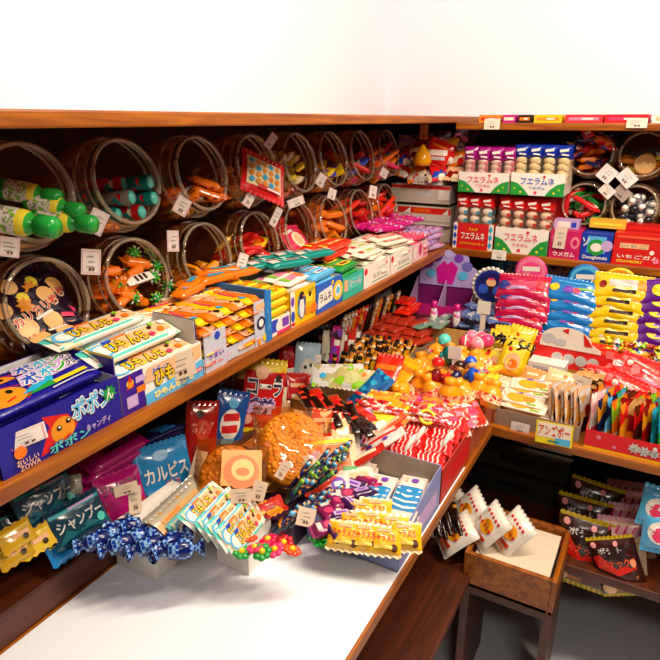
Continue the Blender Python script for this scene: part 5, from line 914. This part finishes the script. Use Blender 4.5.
# red-brown see-through box of red packs
o = tray('clear_tray', .24, .26, .075, .095, clear('f0d8c8', .2, 'box', .15), (), 'brown'); o.data.materials[0] = mat('brown'); o.data.materials[1] = clear('f0d8c8', .2, 'box', .15); place(o, (-.72, 1.735, ZC + .001), 80); T(o, 'clear box of red and brown packets between the gold sticks and toys', 'tray')
rr_ = bar('red_brown_packet', .09, .04, .016, busy('b03018', '8a2010', 'tan', 35), seed=2); rr2 = bar('bright_red_packet', .085, .032, .016, 'e82410', [('r', 0, 0, .5, .3, 'f06040')], seed=3); rr3 = bar('sage_packet', .09, .03, .012, busy('709080', 'ltgrey', 'c05030', 35), seed=4)
for i in range(26):
    k = 0 if i < 14 else 1 if i < 21 else 2; src = (rr_, rr2, rr3)[k]; o = src if i in (0, 14, 21) else dup(src)
    if k == 0: p = (-.80 + .045 * (i % 5), 1.70 + .05 * ((i // 5) % 3), ZC + .075 + .012 * (i // 5))
    elif k == 1: p = (-.81 + .03 * (i % 4), 1.86 + .03 * (i % 3), ZC + .115 + .008 * (i % 3))
    else: p = (-.65 + .018 * (i % 5), 1.78 + .04 * (i % 3), ZC + .10 + .004 * (i % 5))
    place(o, p, 80 + rnd.uniform(-18, 18), 0); T(o, ('red-brown printed packet lying in the clear box', 'bright red packet on top at the back of the clear box', 'sage and red packet at the right side of the clear box')[k], 'sweet packet', ('red-brown packets in the clear box', 'bright red packets in the clear box', 'sage packets in the clear box')[k])
# toy carton
o = tray('toy_carton', .26, .37, .055, .10, 'f0b020', [('r', 0, 0, .8, .4, 'yellow')], 'tan'); place(o, (-.485, 1.632, ZC + .0005), 4); T(o, 'yellow open carton heaped with toys and ball bottles', 'display carton')
def figure(cb_, ch, skin='skin'):
    b = MB(); b.lathe([(.001, 0), (.014, .002), (.016, .015), (.012, .034), (.006, .04)], 14, mat(cb_, 'plastic')); b.tube([(-.013, 0, .03), (-.024, -.006, .018)], .005, mat(cb_, 'plastic'), 7); b.tube([(.013, 0, .03), (.024, -.006, .018)], .005, mat(cb_, 'plastic'), 7)
    b.tube([(-.007, 0, .004), (-.008, -.003, -.016)], .006, mat('navy', 'plastic'), 7); b.tube([(.007, 0, .004), (.008, -.003, -.016)], .006, mat('navy', 'plastic'), 7); o = b.build('toy_figure')
    q = MB(); q.ball((0, 0, .052), .0145, mat(skin, 'plastic'), 14); part(q, 'head', o); hd = KIDS[o.name][-1]; q = MB(); q.lathe([(.0158, .052), (.0155, .060), (.010, .068), (.001, .071)], 14, mat(ch, 'plastic')); q.box((0, -.015, .0535), (.018, .014, .002), mat(ch, 'plastic')); part(q, 'cap', hd); return o
figs = [(452, 350, 'teal', 'aqua', .91, 'toy figure in a teal cap beside the white post, topmost in the carton', 1.25), (453, 372, 'navy', 'choc', .885, 'toy figure in navy standing mid carton', 1.0), (475, 372, '1050c8', '1858d8', .885, 'toy figure in bright blue at the right of the carton', 1.15), (434, 372, 'dred', 'red', .885, 'toy figure in dark red at the left of the carton', 1.1), (443, 374, 'red', 'dred', .88, 'toy figure in red with a white panel', 1.0)]
for px, py, c1, c2, z, lab, sc in figs: o = figure(c1, c2); place(o, at(px, py + 12, z=z), rnd.uniform(-30, 30), rnd.uniform(-40, 15), rnd.uniform(-45, 45), sc * .88); T(o, lab, 'toy')
for i, (px, py, c) in enumerate(((472, 337, 'pink'), (481, 338, 'e85878'), (466, 342, 'e04868'), (477, 344, 'f090a0'), (487, 341, 'd83878'))):
    b = MB(); b.ball((0, 0, 0), .021, mat(c, 'plastic'), 16); b.lathe([(.0214, -.002), (.0217, 0), (.0214, .002)], 20, mat('white', 'plastic'), None, 0, 'Y'); o = b.build('toy_ball'); place(o, at(px, py, z=.905), i * 50); T(o, '%s toy ball in the pink group at the back of the carton' % ('topmost left pink', 'rose', 'leftmost deep rose', 'front pale pink', 'rightmost magenta')[i], 'toy ball')
def ball_bottle(c):
    b = MB(); b.lathe([(.001, 0), (.016, .002), (.022, .016), (.021, .03), (.012, .042), (.009, .046)], 16, mat(c, 'plastic')); o = b.build('juice_bottle'); q = MB(); q.lathe([(.0105, .044), (.0115, .047), (.0115, .056), (.001, .058)], 12, mat('f8a018', 'plastic')); part(q, 'cap', o)
    q = MB(); q.lathe([(.0224, .012), (.0222, .028)], 16, busy('peach', 'cream', 'red', 200, 'paper')); part(q, 'bottle_label', o, 'peach printed label'); return o
jb = ball_bottle('f0a018'); jr = ball_bottle('d81410')
sp_ = [(412, 385), (421, 392), (408, 396), (446, 384), (457, 396), (448, 405), (470, 392), (481, 382), (478, 400), (492, 396), (432, 362), (466, 384), (437, 400), (425, 378), (468, 405), (487, 408), (431, 388), (456, 382), (420, 378), (442, 366), (460, 372), (428, 372), (487, 372), (474, 364)]
for i, (px, py) in enumerate(sp_):
    o = jb if i == 0 else dup(jb); place(o, at(px, py, z=.85 - .0002 * (py - 380)), rnd.uniform(0, 180), rnd.uniform(-60, 60), rnd.uniform(-40, 40), 1.25); T(o, 'round amber juice bottle with a peach label, heaped in the toy carton', 'bottle', 'amber juice bottles in the toy carton')
for i, (px, py) in enumerate(((488, 392), (484, 399), (463, 401), (428, 396), (441, 392))):
    o = jr if i == 0 else dup(jr); place(o, at(px, py, z=.84), rnd.uniform(0, 180), rnd.uniform(-60, 60), rnd.uniform(-40, 40)); T(o, 'round red juice bottle with a peach label, heaped in the toy carton', 'bottle', 'red juice bottles in the toy carton')
yk = bar('yellow_gum_box', .06, .035, .016, mat('f4c810'), [('r', 0, 0, .6, .5, 'lemon'), ('e', .25, 0, .3, 'red')], ends=False)
for i, (px, py) in enumerate(((432, 362), (470, 356), (445, 360), (480, 358), (425, 368), (492, 372), (462, 352), (415, 374), (488, 382))):
    o = yk if i == 0 else dup(yk); place(o, at(px, py, z=.865), rnd.uniform(0, 180), rnd.uniform(-20, 20), rnd.uniform(-20, 20)); T(o, 'small yellow box lying between the toy figures', 'box', 'yellow boxes among the toys')
tt = twist('striped_twist', .045, .009, busy('cyan', 'red', 'amber', 120))
for i, (px, py) in enumerate(((443, 353), (466, 358), (460, 363), (438, 352), (480, 374), (432, 356))):
    o = tt if i == 0 else dup(tt); place(o, at(px, py, z=.885), i * 60, 10); T(o, 'cyan and red striped twist candy among the toys', 'candy', 'striped twists among the toys')
b = MB(); b.box((0, 0, .035), (.012, .004, .08), 'd8ccc4'); b.box((0, -.003, .075), (.03, .002, .03), 'e4dcd4'); o = b.build('card_post'); place(o, at(481, 338, y=1.80), 0, -4, 0, 1.35); T(o, 'white card on a post standing behind the pink balls', 'price card')
b = MB(); b.box((0, 0, .03), (.012, .003, .06), 'e4d4cc'); b.box((0, -.002, .055), (.032, .002, .03), 'e8d8d0'); o = b.build('card_post'); place(o, at(454, 376, z=.885), -8, -10, -6, 1.1); T(o, 'pale card on a post before the teal-capped figure', 'price card')
base_box(-.59, -.38, 1.50, 1.77, .02, 'tan', 'tan low box inside the toy carton, hidden', ZC + .003)
# clear bags of red and pink sweets
cbag = [pouch('clear_sweet_bag', .09, .07, .028, busy(*c, 75), [('e', .1, 0, .2, cc)], seed=i, wr=.25) for i, (c, cc) in enumerate(((('d83828', 'ltgrey', 'pink'), 'rose'), (('c87858', 'red', 'cream'), 'magenta'), (('e05040', 'amber', 'pink'), 'orange'), (('d02830', 'f08030', 'lilac'), 'lemon')))]
for i, (px, py) in enumerate(((400, 408), (418, 403), (436, 408), (455, 412), (468, 414), (402, 422), (420, 420), (436, 422), (450, 424), (458, 418), (392, 414), (428, 412), (412, 414), (450, 420), (462, 408), (384, 424), (446, 402))):
    o = cbag[i] if i < 4 else dup(cbag[i % 4]); place(o, at(px, py, z=.835 + .006 * (i % 3)), 40 + rnd.uniform(-30, 30), -62 + rnd.uniform(-12, 12), rnd.uniform(-15, 15), .9); T(o, 'clear bag of tiny red and pink sweets in front of the toy carton', 'sweet bag', 'clear bags of red sweets')
cs = stick('candy_cane_stick', .085, .0045, busy('red', 'white', 'pink', 140))
for i in range(26):
    o = cs if i == 0 else dup(cs); place(o, at(388 + 3.5 * (i % 20) + 3 * (i // 20), 406 + 1.0 * (i % 20) + 6 * (i // 20), z=.868), 90 + rnd.uniform(-30, 30), rnd.uniform(-95, -75), 0); T(o, 'thin red and white stick lying on the clear sweet bags', 'candy stick', 'red and white sticks on the clear bags')
b = MB(); pts = [(.016 * math.cos(t * .44), 0, .016 * math.sin(t * .44)) for t in range(15)]; b.tube(pts, .004, mat('f8d818', 'plastic'), 8); o = b.build('ring_toy'); place(o, at(427, 417, z=.875), 30, -50); T(o, 'yellow plastic ring lying on the clear sweet bags', 'toy ring')
base_box(-.52, -.31, 1.22, 1.44, .06, 'b05030', 'red-brown low box under the clear sweet bags')
# red carton of red and white packs
def wave_art(bg, fg):
    out = [('r', 0, 0, 1, 1, bg)]
    for k in range(5):
        x = -.34 + .17 * k; out.append(('p', [(x - .045, -.44), (x + .02, -.15), (x - .03, .1), (x + .03, .44), (x + .075, .44), (x + .02, .12), (x + .07, -.14), (x, -.44)], fg))
    return out
def carton_row(x0, x1, y0, y1, hf, hb, col, inner, label, rz=0):
    o = tray('display_carton', x1 - x0, y1 - y0, hf, hb, col, (), inner); place(o, ((x0 + x1) / 2, (y0 + y1) / 2, ZC + .0025), 0); return T(o, label, 'display carton')
o = tray('display_carton', .195, .20, .082, .084, 'c83020', (), 'a89c90', side=[('r', 0, 0, .9, .5, 'red')]); place(o, (-.405, 1.115, ZC + .0025)); T(o, 'open carton with grey inner walls holding red and white packs', 'display carton')
rw = bar('red_white_pack', .075, .052, .016, 'd80c08', wave_art('d80c08', 'f8d8d0'), seed=1)
spots = []
for r_ in range(2):
    for j in range(4):
        for i in range(3): spots.append(((-.468 + .060 * i, 1.038 + .049 * j, ZC + .056 + .018 * r_ + .006 * j + (0 if i else .006)), 78 + rnd.uniform(-5, 5), 10, 0, (.78, .95, 1)))
for o in many(rw, [(a, b_ - 72 + 6, c, d, e) for a, b_, c, d, e in spots], 'red pack with white wave print in the grey-walled carton'): T(o, None, 'candy pack', 'red and white packs in the carton')
base_box(-.495, -.315, 1.025, 1.205, .045, 'a84028', 'plain red-brown insert inside the red packs carton', ZC + .005)
for i, (px, py) in enumerate(((404, 452), (414, 443), (442, 447))):
    q = MB(); q.tube([(0, 0, 0), (0, 0, .012), (0, 0, .03), (0, 0, .042)], [.002, .005, .006, .003], mat('f4e4dc', 'plastic'), 8); o = q.build('wooden_spoon'); place(o, at(px, py, z=.862), -20, -50, 0); T(o, ['pale spoon lying left on the red packs', 'pale spoon lying mid on the red packs', 'pale spoon lying right on the red packs'][i], 'spoon')
# white and blue packs carton
o = tray('display_carton', .185, .215, .072, .098, '8890c8', (), 'a09488', side=[('r', 0, 0, .8, .5, 'lilac')]); place(o, (-.40, .90, ZC + .0025)); T(o, 'open carton with a lavender side holding white and blue packs', 'display carton')
bw = bar('blue_white_pack', .13, .055, .016, 'f0dcd0', [('r', .12, 0, .6, .96, '1888c8')] + [('p', [(-.14 + .14 * k, -.44), (-.08 + .14 * k, 0), (-.12 + .14 * k, .44), (-.08 + .14 * k, .44), (-.03 + .14 * k, 0), (-.1 + .14 * k, -.44)], 'white') for k in range(4)] + [('e', -.34, .1, .14, 'violet', 1), ('r', -.34, -.2, .1, .1, 'peach')], seed=2)
for o in many(bw, [((-.455 + .057 * i, .935 - .025 * (i % 2) - .02 * r_, ZC + .045 + .018 * r_), -82 + rnd.uniform(-3, 3), 0, 0) for r_ in range(2) for i in range(3)], 'white pack with blue wave print in the lavender-sided carton'): T(o, None, 'candy pack', 'white and blue packs in the carton')
base_box(-.485, -.315, .80, 1.00, .038, 'e8d4c8', 'plain pinkish insert inside the white and blue carton', ZC + .005)
# yellow caramel packs
yc = pouch('caramel_pack', .062, .045, .024, 'f4b818', [('t', 0, .05, .7, .3, 'キャラメル', 'f05028'), ('r', 0, .34, .4, .14, 'peach'), ('e', .3, -.3, .14, 'brown'), ('r', 0, -.3, .5, .12, 'f8d860')], 'f8e0b0', seed=2)
spots = [(at(px, py, z=.825), rz, -55, 0) for px, py, rz in ((360, 514, 20), (351, 525, 18), (371, 525, 22), (391, 529, 20), (404, 537, 24), (345, 536, 16), (364, 538, 20), (384, 541, 20), (375, 512, 20))]
for o in many(yc, spots, 'small yellow caramel pack with orange lettering in the front row'): T(o, None, 'candy pack', 'yellow caramel packs in the front row')
# purple candies
for i, (px, py, z) in enumerate(((355, 490, .815), (345, 500, .82), (362, 499, .82), (335, 508, .82), (349, 511, .82), (328, 518, .82), (341, 522, .82), (325, 532, .815), (336, 536, .815), (366, 487, .815), (358, 505, .81), (372, 493, .81))):
    if i == 0: pc = bar('purple_candy', .045, .028, .02, '3a1050', [('r', 0, 0, .6, .5, 'lilac'), ('r', .0, 0, .4, .2, 'violet')], seed=3); o = pc
    elif i == 1: pd = bar('purple_candy', .045, .028, .02, '8a1858', [('e', .1, 0, .3, 'rose'), ('r', -.3, 0, .2, .6, 'ltgrey')], seed=4); o = pd
    else: o = dup(pc if i % 2 == 0 else pd)
    place(o, at(px, py, z=z), rnd.uniform(-40, 60), rnd.uniform(-20, 20), 0); T(o, 'purple wrapped candy beside the yellow caramel packs', 'candy', 'purple candies beside the caramels')
base_box(-.595, -.50, .76, 1.0, .045, '3a1838', 'dark plum low box under the purple candies')
for i in range(10):
    if i == 0:
        q = MB()
        for k in range(14): a = k * 2.4; q.tube([(0, 0, 0), (.018 * math.cos(a), .018 * math.sin(a), .014 + .008 * math.sin(k))], [.004, .0015], mat('0c9a28', 'plastic'), 5)
        gr = q.build('grass_tuft'); o = gr
    else: o = dup(gr)
    place(o, at(318 + 5.4 * i, 543 + 3 * (i % 2), z=.80), i * 37); T(o, 'bright green plastic grass tuft in the front carton', 'toy grass', 'green plastic tufts')
for i, (px, py, c) in enumerate(((235, 545, 'red'), (248, 538, 'f04818'), (255, 548, 'rose'), (268, 540, 'e81858'), (275, 550, 'f03878'), (284, 543, 'c81430'), (262, 552, 'green'), (245, 525, 'lime'), (252, 520, '18a030'), (241, 552, 'green'), (292, 550, 'f05020'))):
    q = MB()
    for k in range(7): a = k * 2 * math.pi / 7; q.ball((.010 * math.cos(a), .010 * math.sin(a), 0), .007, mat(c, 'plastic'), 8, (1, 1, .6))
    q.ball((0, 0, .002), .006, mat('yellow', 'plastic'), 8); o = q.build('flower_candy'); place(o, at(px, py, z=.845), i * 33, -20); T(o, '%s flower-shaped sweet at the lower edge, %s' % (c if not c[0].isdigit() and len(c) < 6 else 'bright', ('first from the left', 'second', 'third', 'fourth', 'fifth', 'sixth', 'lowest', 'upper green', 'topmost green', 'lowest left', 'rightmost')[i]), 'flower sweet')
base_box(-.60, -.53, .66, .73, .07, 'f4efe6', 'plain white low box under the flower sweets')
# sticks with dark green wrappers; navy sticks
gs = stick('green_stick', .085, .006, busy('0c2818', '1a5a30', 'navy', 90), 'lime'); ns = stick('navy_stick', .085, .006, busy('101838', 'navy', 'amber', 90), 'sky')
for i in range(44):
    o = (gs, ns)[i] if i < 2 else dup((gs, ns)[i % 2 if i < 24 else 1]); 
    if i < 28: p = at(282 + 6.4 * (i % 7) + 2.5 * (i // 7), 507 - 4.2 * (i % 7) - 6 * (i // 7), z=.842)
    else: p = at(268 + 7 * ((i - 28) % 8), 530 - 3.2 * ((i - 28) % 8) + 7 * ((i - 28) // 8), z=.80)
    place(o, p, -40 + rnd.uniform(-14, 14), -52 + rnd.uniform(-8, 8), 0, .8)
    T(o, 'dark green or navy wrapped stick bundled below the popcorn bag' if i < 28 else 'navy wrapped stick in the bundle by the bottom price card', 'candy stick', 'green and navy sticks below the popcorn' if i < 28 else 'navy sticks by the bottom price card')
o = tray('display_carton', .30, .12, .05, .065, 'c02818', (), 'dred'); place(o, (-.56, .87, ZC + .004), 78); T(o, 'red carton holding the dark green sticks', 'display carton')
pk4('red_edge_packet', 262, 512, dict(z=.85), 56, 16, 70, -60, 0, busy('b82010', 'amber', 'dred', 60), [], 'dark red printed packet between the peanut bag and navy sticks', 'sweet packet', 2)
pk4('red_edge_packet', 322, 482, dict(z=.84), 50, 14, 66, -60, 0, 'd83818', [('r', 0, 0, .8, .2, 'peach')], 'orange-red packet right of the dark green sticks', 'sweet packet', 3)
# peanut bag and popcorn bag
def snack_clear(name, px, py, on, wpx, hpx, rz, tl, rl, label, lump, n, r, seed):
    p = at(px, py, **on); m = mpp(p); w, h = wpx * m, hpx * m
    root = empty(name); T(root, label, 'snack bag'); rg = random.Random(seed)
    q = MB(); q.ball((0, 0, 0), .5, mat(lump[0], 'food'), 20, (w * .84, .05, h * .84))
    for i in range(n):
        a = rg.uniform(0, 6.28); s_ = math.sqrt(rg.random()) * .88; x, z = s_ * math.cos(a) * w * .42, s_ * math.sin(a) * h * .42
        q.ball((x, -.024 * math.sqrt(max(0, 1 - s_ * s_)), z), r * rg.uniform(.7, 1.2), mat(rg.choice(lump), 'food'), 7, (1, .8, .8))
    part(q, 'filling', root)
    S = pouch_fn(w, h, .07, seed, .16); q = MB(); film = clear('fff0dc', .06, 'film', .05, .6, 'e89020', .9)
    q.grid(lambda i, j: S((i - .5) * w, (j - .5) * h, 1), 16, 16, film); q.grid(lambda i, j: S((i - .5) * w, (j - .5) * h, -1), 16, 16, film, flip=True); part(q, 'film', root)
    place(root, p, rz, tl, rl); return root
o = snack_clear('popcorn_bag', 292, 448, dict(z=.865), 84, 96, 40, -56, 8, 'large clear bag of orange popcorn lying below the liquorice packs', ['f09c18', 'f8b838', 'd8800c', 'f4ac28'], 420, .0048, 3)
o = snack_clear('peanut_bag', 230, 480, dict(z=.87), 76, 88, 46, -52, 14, 'clear bag of orange peanuts with a round pale picture', ['d8801a', 'e89a28', 'b8640c'], 160, .006, 5)
w_ = 70 * mpp(at(230, 480, z=.87)); q = MB(); q.art([('r', .14, .08, .56, .52, 'e09840', 4), ('d', .14, .02, .25, 'c86810'), ('d', .16, .05, .16, 'f0b868'), ('e', .16, .02, .06, 'c87020', 1.6)], w_, w_, lambda x, y, l: (x, -.040 - l, y)); q.box((w_ * .14, -.0385, w_ * .08), (w_ * .55, .002, w_ * .5), 'd88020'); part(q, 'printed_label', o, 'orange label with a pale oval picture')
base_box(-.765, -.60, .80, 1.16, .045, 'b06820', 'brown low box under the popcorn and peanut bags')
# liquorice heap and mixed packets
lq = bar('liquorice_pack', .085, .018, .012, busy('1c0a08', 'choc', 'b02010', 50), [('r', -.4, 0, .2, .8, 'e03818')], seed=3); lr = bar('liquorice_pack', .07, .03, .016, busy('c82810', 'red', '1c0a08', 40), seed=4)
for i, (px, py) in enumerate([(308 + 9 * (i % 7), 396 + 5 * (i % 7) * .7 + 6 * (i // 7)) for i in range(21)]):
    o = (lq, lr)[i] if i < 2 else dup(lq if i % 3 else lr); place(o, at(px, py, z=.872 + .004 * (i % 3)), -30 + rnd.uniform(-22, 22), rnd.uniform(-15, 15), 0); T(o, 'black and red liquorice pack in the heap above the popcorn bag', 'liquorice', 'liquorice packs above the popcorn bag')
base_box(-.765, -.60, 1.165, 1.38, .07, 'a87830', 'tan low box under the liquorice and mixed packets')
base_box(-.595, -.505, 1.005, 1.40, .05, 'c89048', 'tan low box under the beans and orange packets')
mixd = [(338, 375, 46, 18, 30, -60, 0, busy('ltgrey', 'a8a070', 'lime', 45), [('e', .1, 0, .3, '88a840'), ('e', -.3, -.1, .14, 'cyan')], 'clear packet with pale green contents above the liquorice', .88),
    (352, 379, 36, 18, 10, -60, 0, busy('c8b878', 'lime', 'ltgrey', 45), [('e', 0, 0, .34, 'c8c888'), ('e', .3, .2, .1, 'orange')], 'round-patterned pale green packet beside the blue sparkly one', .88),
    (371, 391, 24, 30, -14, -50, 16, busy('1068a8', 'cyan', '0a4888', 80), [], 'sparkly blue packet left of the red packet', .88),
    (382, 384, 26, 44, -10, -46, -8, 'd82410', [('r', 0, .3, .8, .1, 'orange'), ('e', 0, .1, .1, 'pink'), ('r', 0, -.3, .6, .14, 'f04020')], 'bright red packet right of the sparkly blue one', .875),
    (396, 384, 20, 40, -18, -44, 10, 'f0b010', [('e', 0, -.1, .34, 'choc', .6), ('r', 0, .35, .8, .1, 'orange')], 'yellow packet with a dark bean shape, beside the red one', .875),
    (388, 403, 34, 18, 20, -60, 4, busy('f08018', 'yellow', 'red', 45), [('e', 0, 0, .2, 'green')], 'orange and yellow packet at the right of the liquorice heap', .872),
    (375, 408, 42, 26, -24, -60, 0, 'f0a818', [('e', .1, .1, .2, 'red'), ('r', -.2, -.2, .3, .2, 'brown'), ('e', -.3, .2, .14, 'lemon')], 'amber packet with red and brown spots below the blue one', .865),
    (392, 415, 40, 24, -28, -60, 0, busy('f08820', 'yellow', 'c83010', 45), [('r', .1, 0, .4, .3, 'amber')], 'orange spotted packet right of the amber one', .862),
    (360, 418, 30, 14, -20, -60, 0, 'c83010', [('r', 0, 0, .8, .3, 'brown')], 'small red-brown packet below the amber one', .855),
    (358, 432, 34, 34, 40, -55, 0, busy('f0d0a8', 'pink', 'lilac', 45), [('e', -.05, 0, .3, '402830', .5), ('e', -.15, 0, .2, 'white', .4), ('r', 0, .4, .7, .14, 'violet')], 'cream packet with a dark bean and violet band', .85),
    (378, 428, 34, 26, 20, -55, 0, 'f0d830', [('e', .1, 0, .2, 'white'), ('e', -.2, -.1, .2, 'pink')], 'lemon yellow packet right of the dark bean packet', .85),
    (344, 447, 30, 30, 36, -52, 0, 'e0d0c0', [('r', .2, 0, .14, .9, 'green', -20), ('r', -.1, 0, .4, .6, 'peach', -20)], 'whitish packet crossed by a green stripe', .85),
    (334, 462, 44, 36, 40, -52, 0, 'f0c8a0', [('r', 0, .05, .7, .6, 'e07018'), ('r', -.05, .1, .4, .2, 'f8a850'), ('r', .3, -.3, .3, .3, 'green'), ('r', 0, .44, .8, .1, 'lemon')], 'peach-edged packet with an orange filling window', .85),
    (322, 470, 34, 26, 42, -50, 0, busy('ltgrey', 'lilac', 'brown', 45), [('e', 0, 0, .2, 'navy')], 'silvery packet beside the dark green sticks', .845),
    (320, 450, 26, 22, 42, -50, 0, 'c81818', [('r', 0, .0, .8, .3, 'peach')], 'small red packet right of the popcorn bag', .86),
    (327, 428, 34, 26, 20, -55, 6, busy('d82818', 'cream', 'red', 45), [('r', 0, .2, .8, .14, 'white', 10), ('r', 0, -.2, .8, .14, 'white', 10)], 'red and white striped packet between popcorn and liquorice', .87),
    (340, 440, 26, 30, 30, -50, 0, busy('f0c890', 'red', 'amber', 45), [], 'cream and red packet between the striped and green ones', .86),
    (368, 453, 14, 56, -52, -58, 0, 'ece0dc', [('e', 0, .3, .22, 'violet', .9), ('e', 0, .05, .22, '4a2a90', .9), ('e', 0, -.22, .22, 'violet', .9)], 'long white strip with violet marks beside the red packs', .842),
    (352, 466, 12, 50, -52, -58, 0, 'c82818', [('r', 0, 0, .4, .9, 'cream')], 'long red and cream strip left of the violet-marked one', .838),
    (354, 478, 40, 20, 50, -60, 0, 'f0dccc', [('r', 0, 0, .7, .3, 'peach')], 'pale pink packet above the purple candies', .828),
    (338, 486, 26, 20, 46, -60, 0, 'e8d0c8', [('e', 0, 0, .3, 'violet'), ('r', 0, 0, .3, .2, 'white')], 'small pink packet with a violet disc', .83),
    (375, 442, 10, 42, -50, -58, 0, 'd82818', [('r', 0, 0, .5, .9, 'f0d0c0')], 'thin red strip leaning by the corner of the red packs', .85),
    (384, 432, 9, 36, -46, -50, 0, 'e86838', [('r', 0, 0, .4, .9, 'cream')], 'thin orange strip behind the red packs', .855)]
for i, (px, py, w, h, rz, tl, rl, bs_, ar, lab, z) in enumerate(mixd): pk4('sweet_packet', px, py, dict(z=z), w * 1.15, h * 1.35, rz, tl, rl, bs_, ar, lab, 'sweet packet', i, .016)

extra = [(190, 455, dict(x=-.83), 24, 40, 66, -16, 10, busy('101838', '2858a0', 'black', 60), 'dark blue packet between the sky-blue and red pouches'),
    (214, 440, dict(x=-.84), 20, 46, 60, -14, 12, busy('200c0c', '601818', 'navy', 60), 'near-black packet between the red and blue pouches'),
    (246, 430, dict(x=-.80), 24, 40, 58, -18, 14, 'b01818', 'deep red packet between the blue pouch and cola bag'),
    (277, 425, dict(x=-.75), 26, 44, 58, -26, 16, 'c89060', 'tan paper packet behind the popcorn bag'),
    (207, 462, dict(x=-.78), 30, 24, 60, -40, 4, busy('b87010', 'd89020', '803808', 60), 'amber film packet above the peanut bag'),
    (296, 392, dict(x=-.78), 26, 34, 60, -22, 14, 'c01c1c', 'red packet below the face packet'),
    (311, 402, dict(x=-.74), 30, 24, 50, -40, 10, busy('b02010', '1c0a08', 'd04020', 45), 'red and black packet at the left of the liquorice'),
    (322, 345, dict(x=-.90), 20, 44, 60, -10, 10, busy('2a1a28', '806040', 'choc', 60), 'brownish packet standing behind the cream packet')]
for i, (px, py, on, w, h, rz, tl, rl, c, lab) in enumerate(extra): pk4('sweet_packet', px, py, on, w, h, rz, tl, rl, c, [('r', 0, .2, .6, .12, 'peach'), ('r', 0, -.1, .5, .1, 'ltgrey', 8)] if isinstance(c, str) else [], lab, 'sweet packet', i + 3)

# ============================================================ price cards
tagL = [(97, 222, .03, .042, 'x', -.865, -8, 32, 'between the first two upper jars'), (91, 262, .032, .044, 'x', -.86, -8, 10, 'between the first two lower jars'), (182, 206, .03, .036, 'x', -.86, -8, 34, 'below the third upper jar'), (173, 241, .024, .042, 'x', -.86, -8, 6, 'left of the third lower jar'),
    (250, 198, .022, .044, 'x', -.85, -8, 38, 'below the fourth upper jar'), (242, 263, .024, .044, 'x', -.84, -8, 24, 'right of the third lower jar'), (296, 202, .05, .022, 'x', -.85, -8, -14, 'between the fifth upper and lower jars'), (321, 180, .026, .036, 'x', -.85, -8, 38, 'below the fifth upper jar'), (271, 141, .02, .04, 'x', -.86, -8, 42, 'on the shoulder of the fourth upper jar'),
    (276, 217, .02, .05, 'x', -.87, -8, 34, 'right of the fourth lower jar'), (332, 194, .026, .03, 'x', -.84, -8, 24, 'above the sixth lower jar'), (384, 173, .03, .03, 'x', -.84, -8, 34, 'below the last upper jar'), (373, 192, .03, .04, 'x', -.84, -8, 14, 'above the seventh lower jar'), (9, 247, .03, .03, 'x', -.86, -8, 16, 'left of the nearest lower jar'),
    (27, 437, .050, .024, 'x', -.686, -4, -4, 'on the deep blue carton'), (180, 366, .052, .046, 'x', -.684, -4, -8, 'on the white and sky-blue carton'),
    (135, 500, .022, .05, 'x', -.735, -10, 6, 'before the magenta pouch'), (126, 489, .04, .02, 'x', -.738, -10, 0, 'topping the tan slip before the magenta pouch'), (197, 468, .026, .07, 'x', -.735, -10, 26, 'right of the sky-blue pouch'), (281, 397, .03, .05, 'x', -.755, -10, 14, 'right of the cola bag'),
    (241, 496, .035, .024, 'z', .90, -20, 4, 'on the peanut bag, left of two'), (259, 491, .024, .034, 'z', .90, -20, 20, 'on the peanut bag, right of two'), (283, 470, .018, .034, 'z', .90, -20, 36, 'on the popcorn bag'), (306, 517, .032, .032, 'z', .84, -30, 18, 'on the navy sticks at the bottom'),
    (297, 417, .02, .03, 'z', .90, -20, 20, 'above the popcorn bag'), (318, 360, .02, .03, 'x', -.78, -10, 10, 'on the pale packets under the shelf')]
for px, py, w, h, ax, v, tl, rl, lab in tagL:
    tan_ = py > 360 and px not in (27, 180)
    put_tag(px, py, 'small %s price card %s' % ('pale' if tan_ else 'white', lab), w, h, 62 if ax == 'x' and px > 60 else 75 if ax == 'x' else 40, tl, rl, ax, v, None if tan_ or w > .045 and px == 180 else 'pink', 'e0c8b0' if tan_ or px == 180 else 'f0e4e0')
for px, py, w, h, yv, rl, lab, c in ((607, 174, .05, .05, 2.195, 36, 'between the two upper front-facing jars', 'f0e4e0'), (627, 178, .055, .045, 2.195, 44, 'below the upper right front-facing jar', 'f0e4e0'), (607, 191, .045, .035, 2.195, 40, 'above the lower left front-facing jar', 'e8dcd4'), (622, 193, .05, .04, 2.2, 40, 'above the lower right front-facing jar', 'a89890'),
    (492, 124, .052, .034, 2.085, 0, 'on the top shelf edge above the purple-topped sleeves', 'e8dcc8'), (637, 123, .056, .028, 2.085, 0, 'on the top shelf edge above the front-facing jars', 'e8dcc8'), (499, 255, .05, .034, YM - .004, 0, 'on the middle shelf edge below the red diamond carton', 'f0e8dc'), (560, 238, .038, .07, 2.10, 2, 'standing before the crimson box', 'e0c8b8'), (424, 132, .03, .05, 2.09, 0, 'amber-stained, hanging below the top shelf in the corner', 'c88040'), (520, 428, .046, .028, 1.412, 0, 'on the clear corner tray', 'ddd0d0'), (580, 385, .05, .05, 1.60, 10, 'behind the fanned packets', 'e8d8c0'), (420, 180, .07, .03, 2.15, 2, 'on the flat boxes in the corner', 'd8d0c8')):
    put_tag(px, py, 'small price card ' + lab, w, h, 0, -4, rl, 'y', yv, None, c)
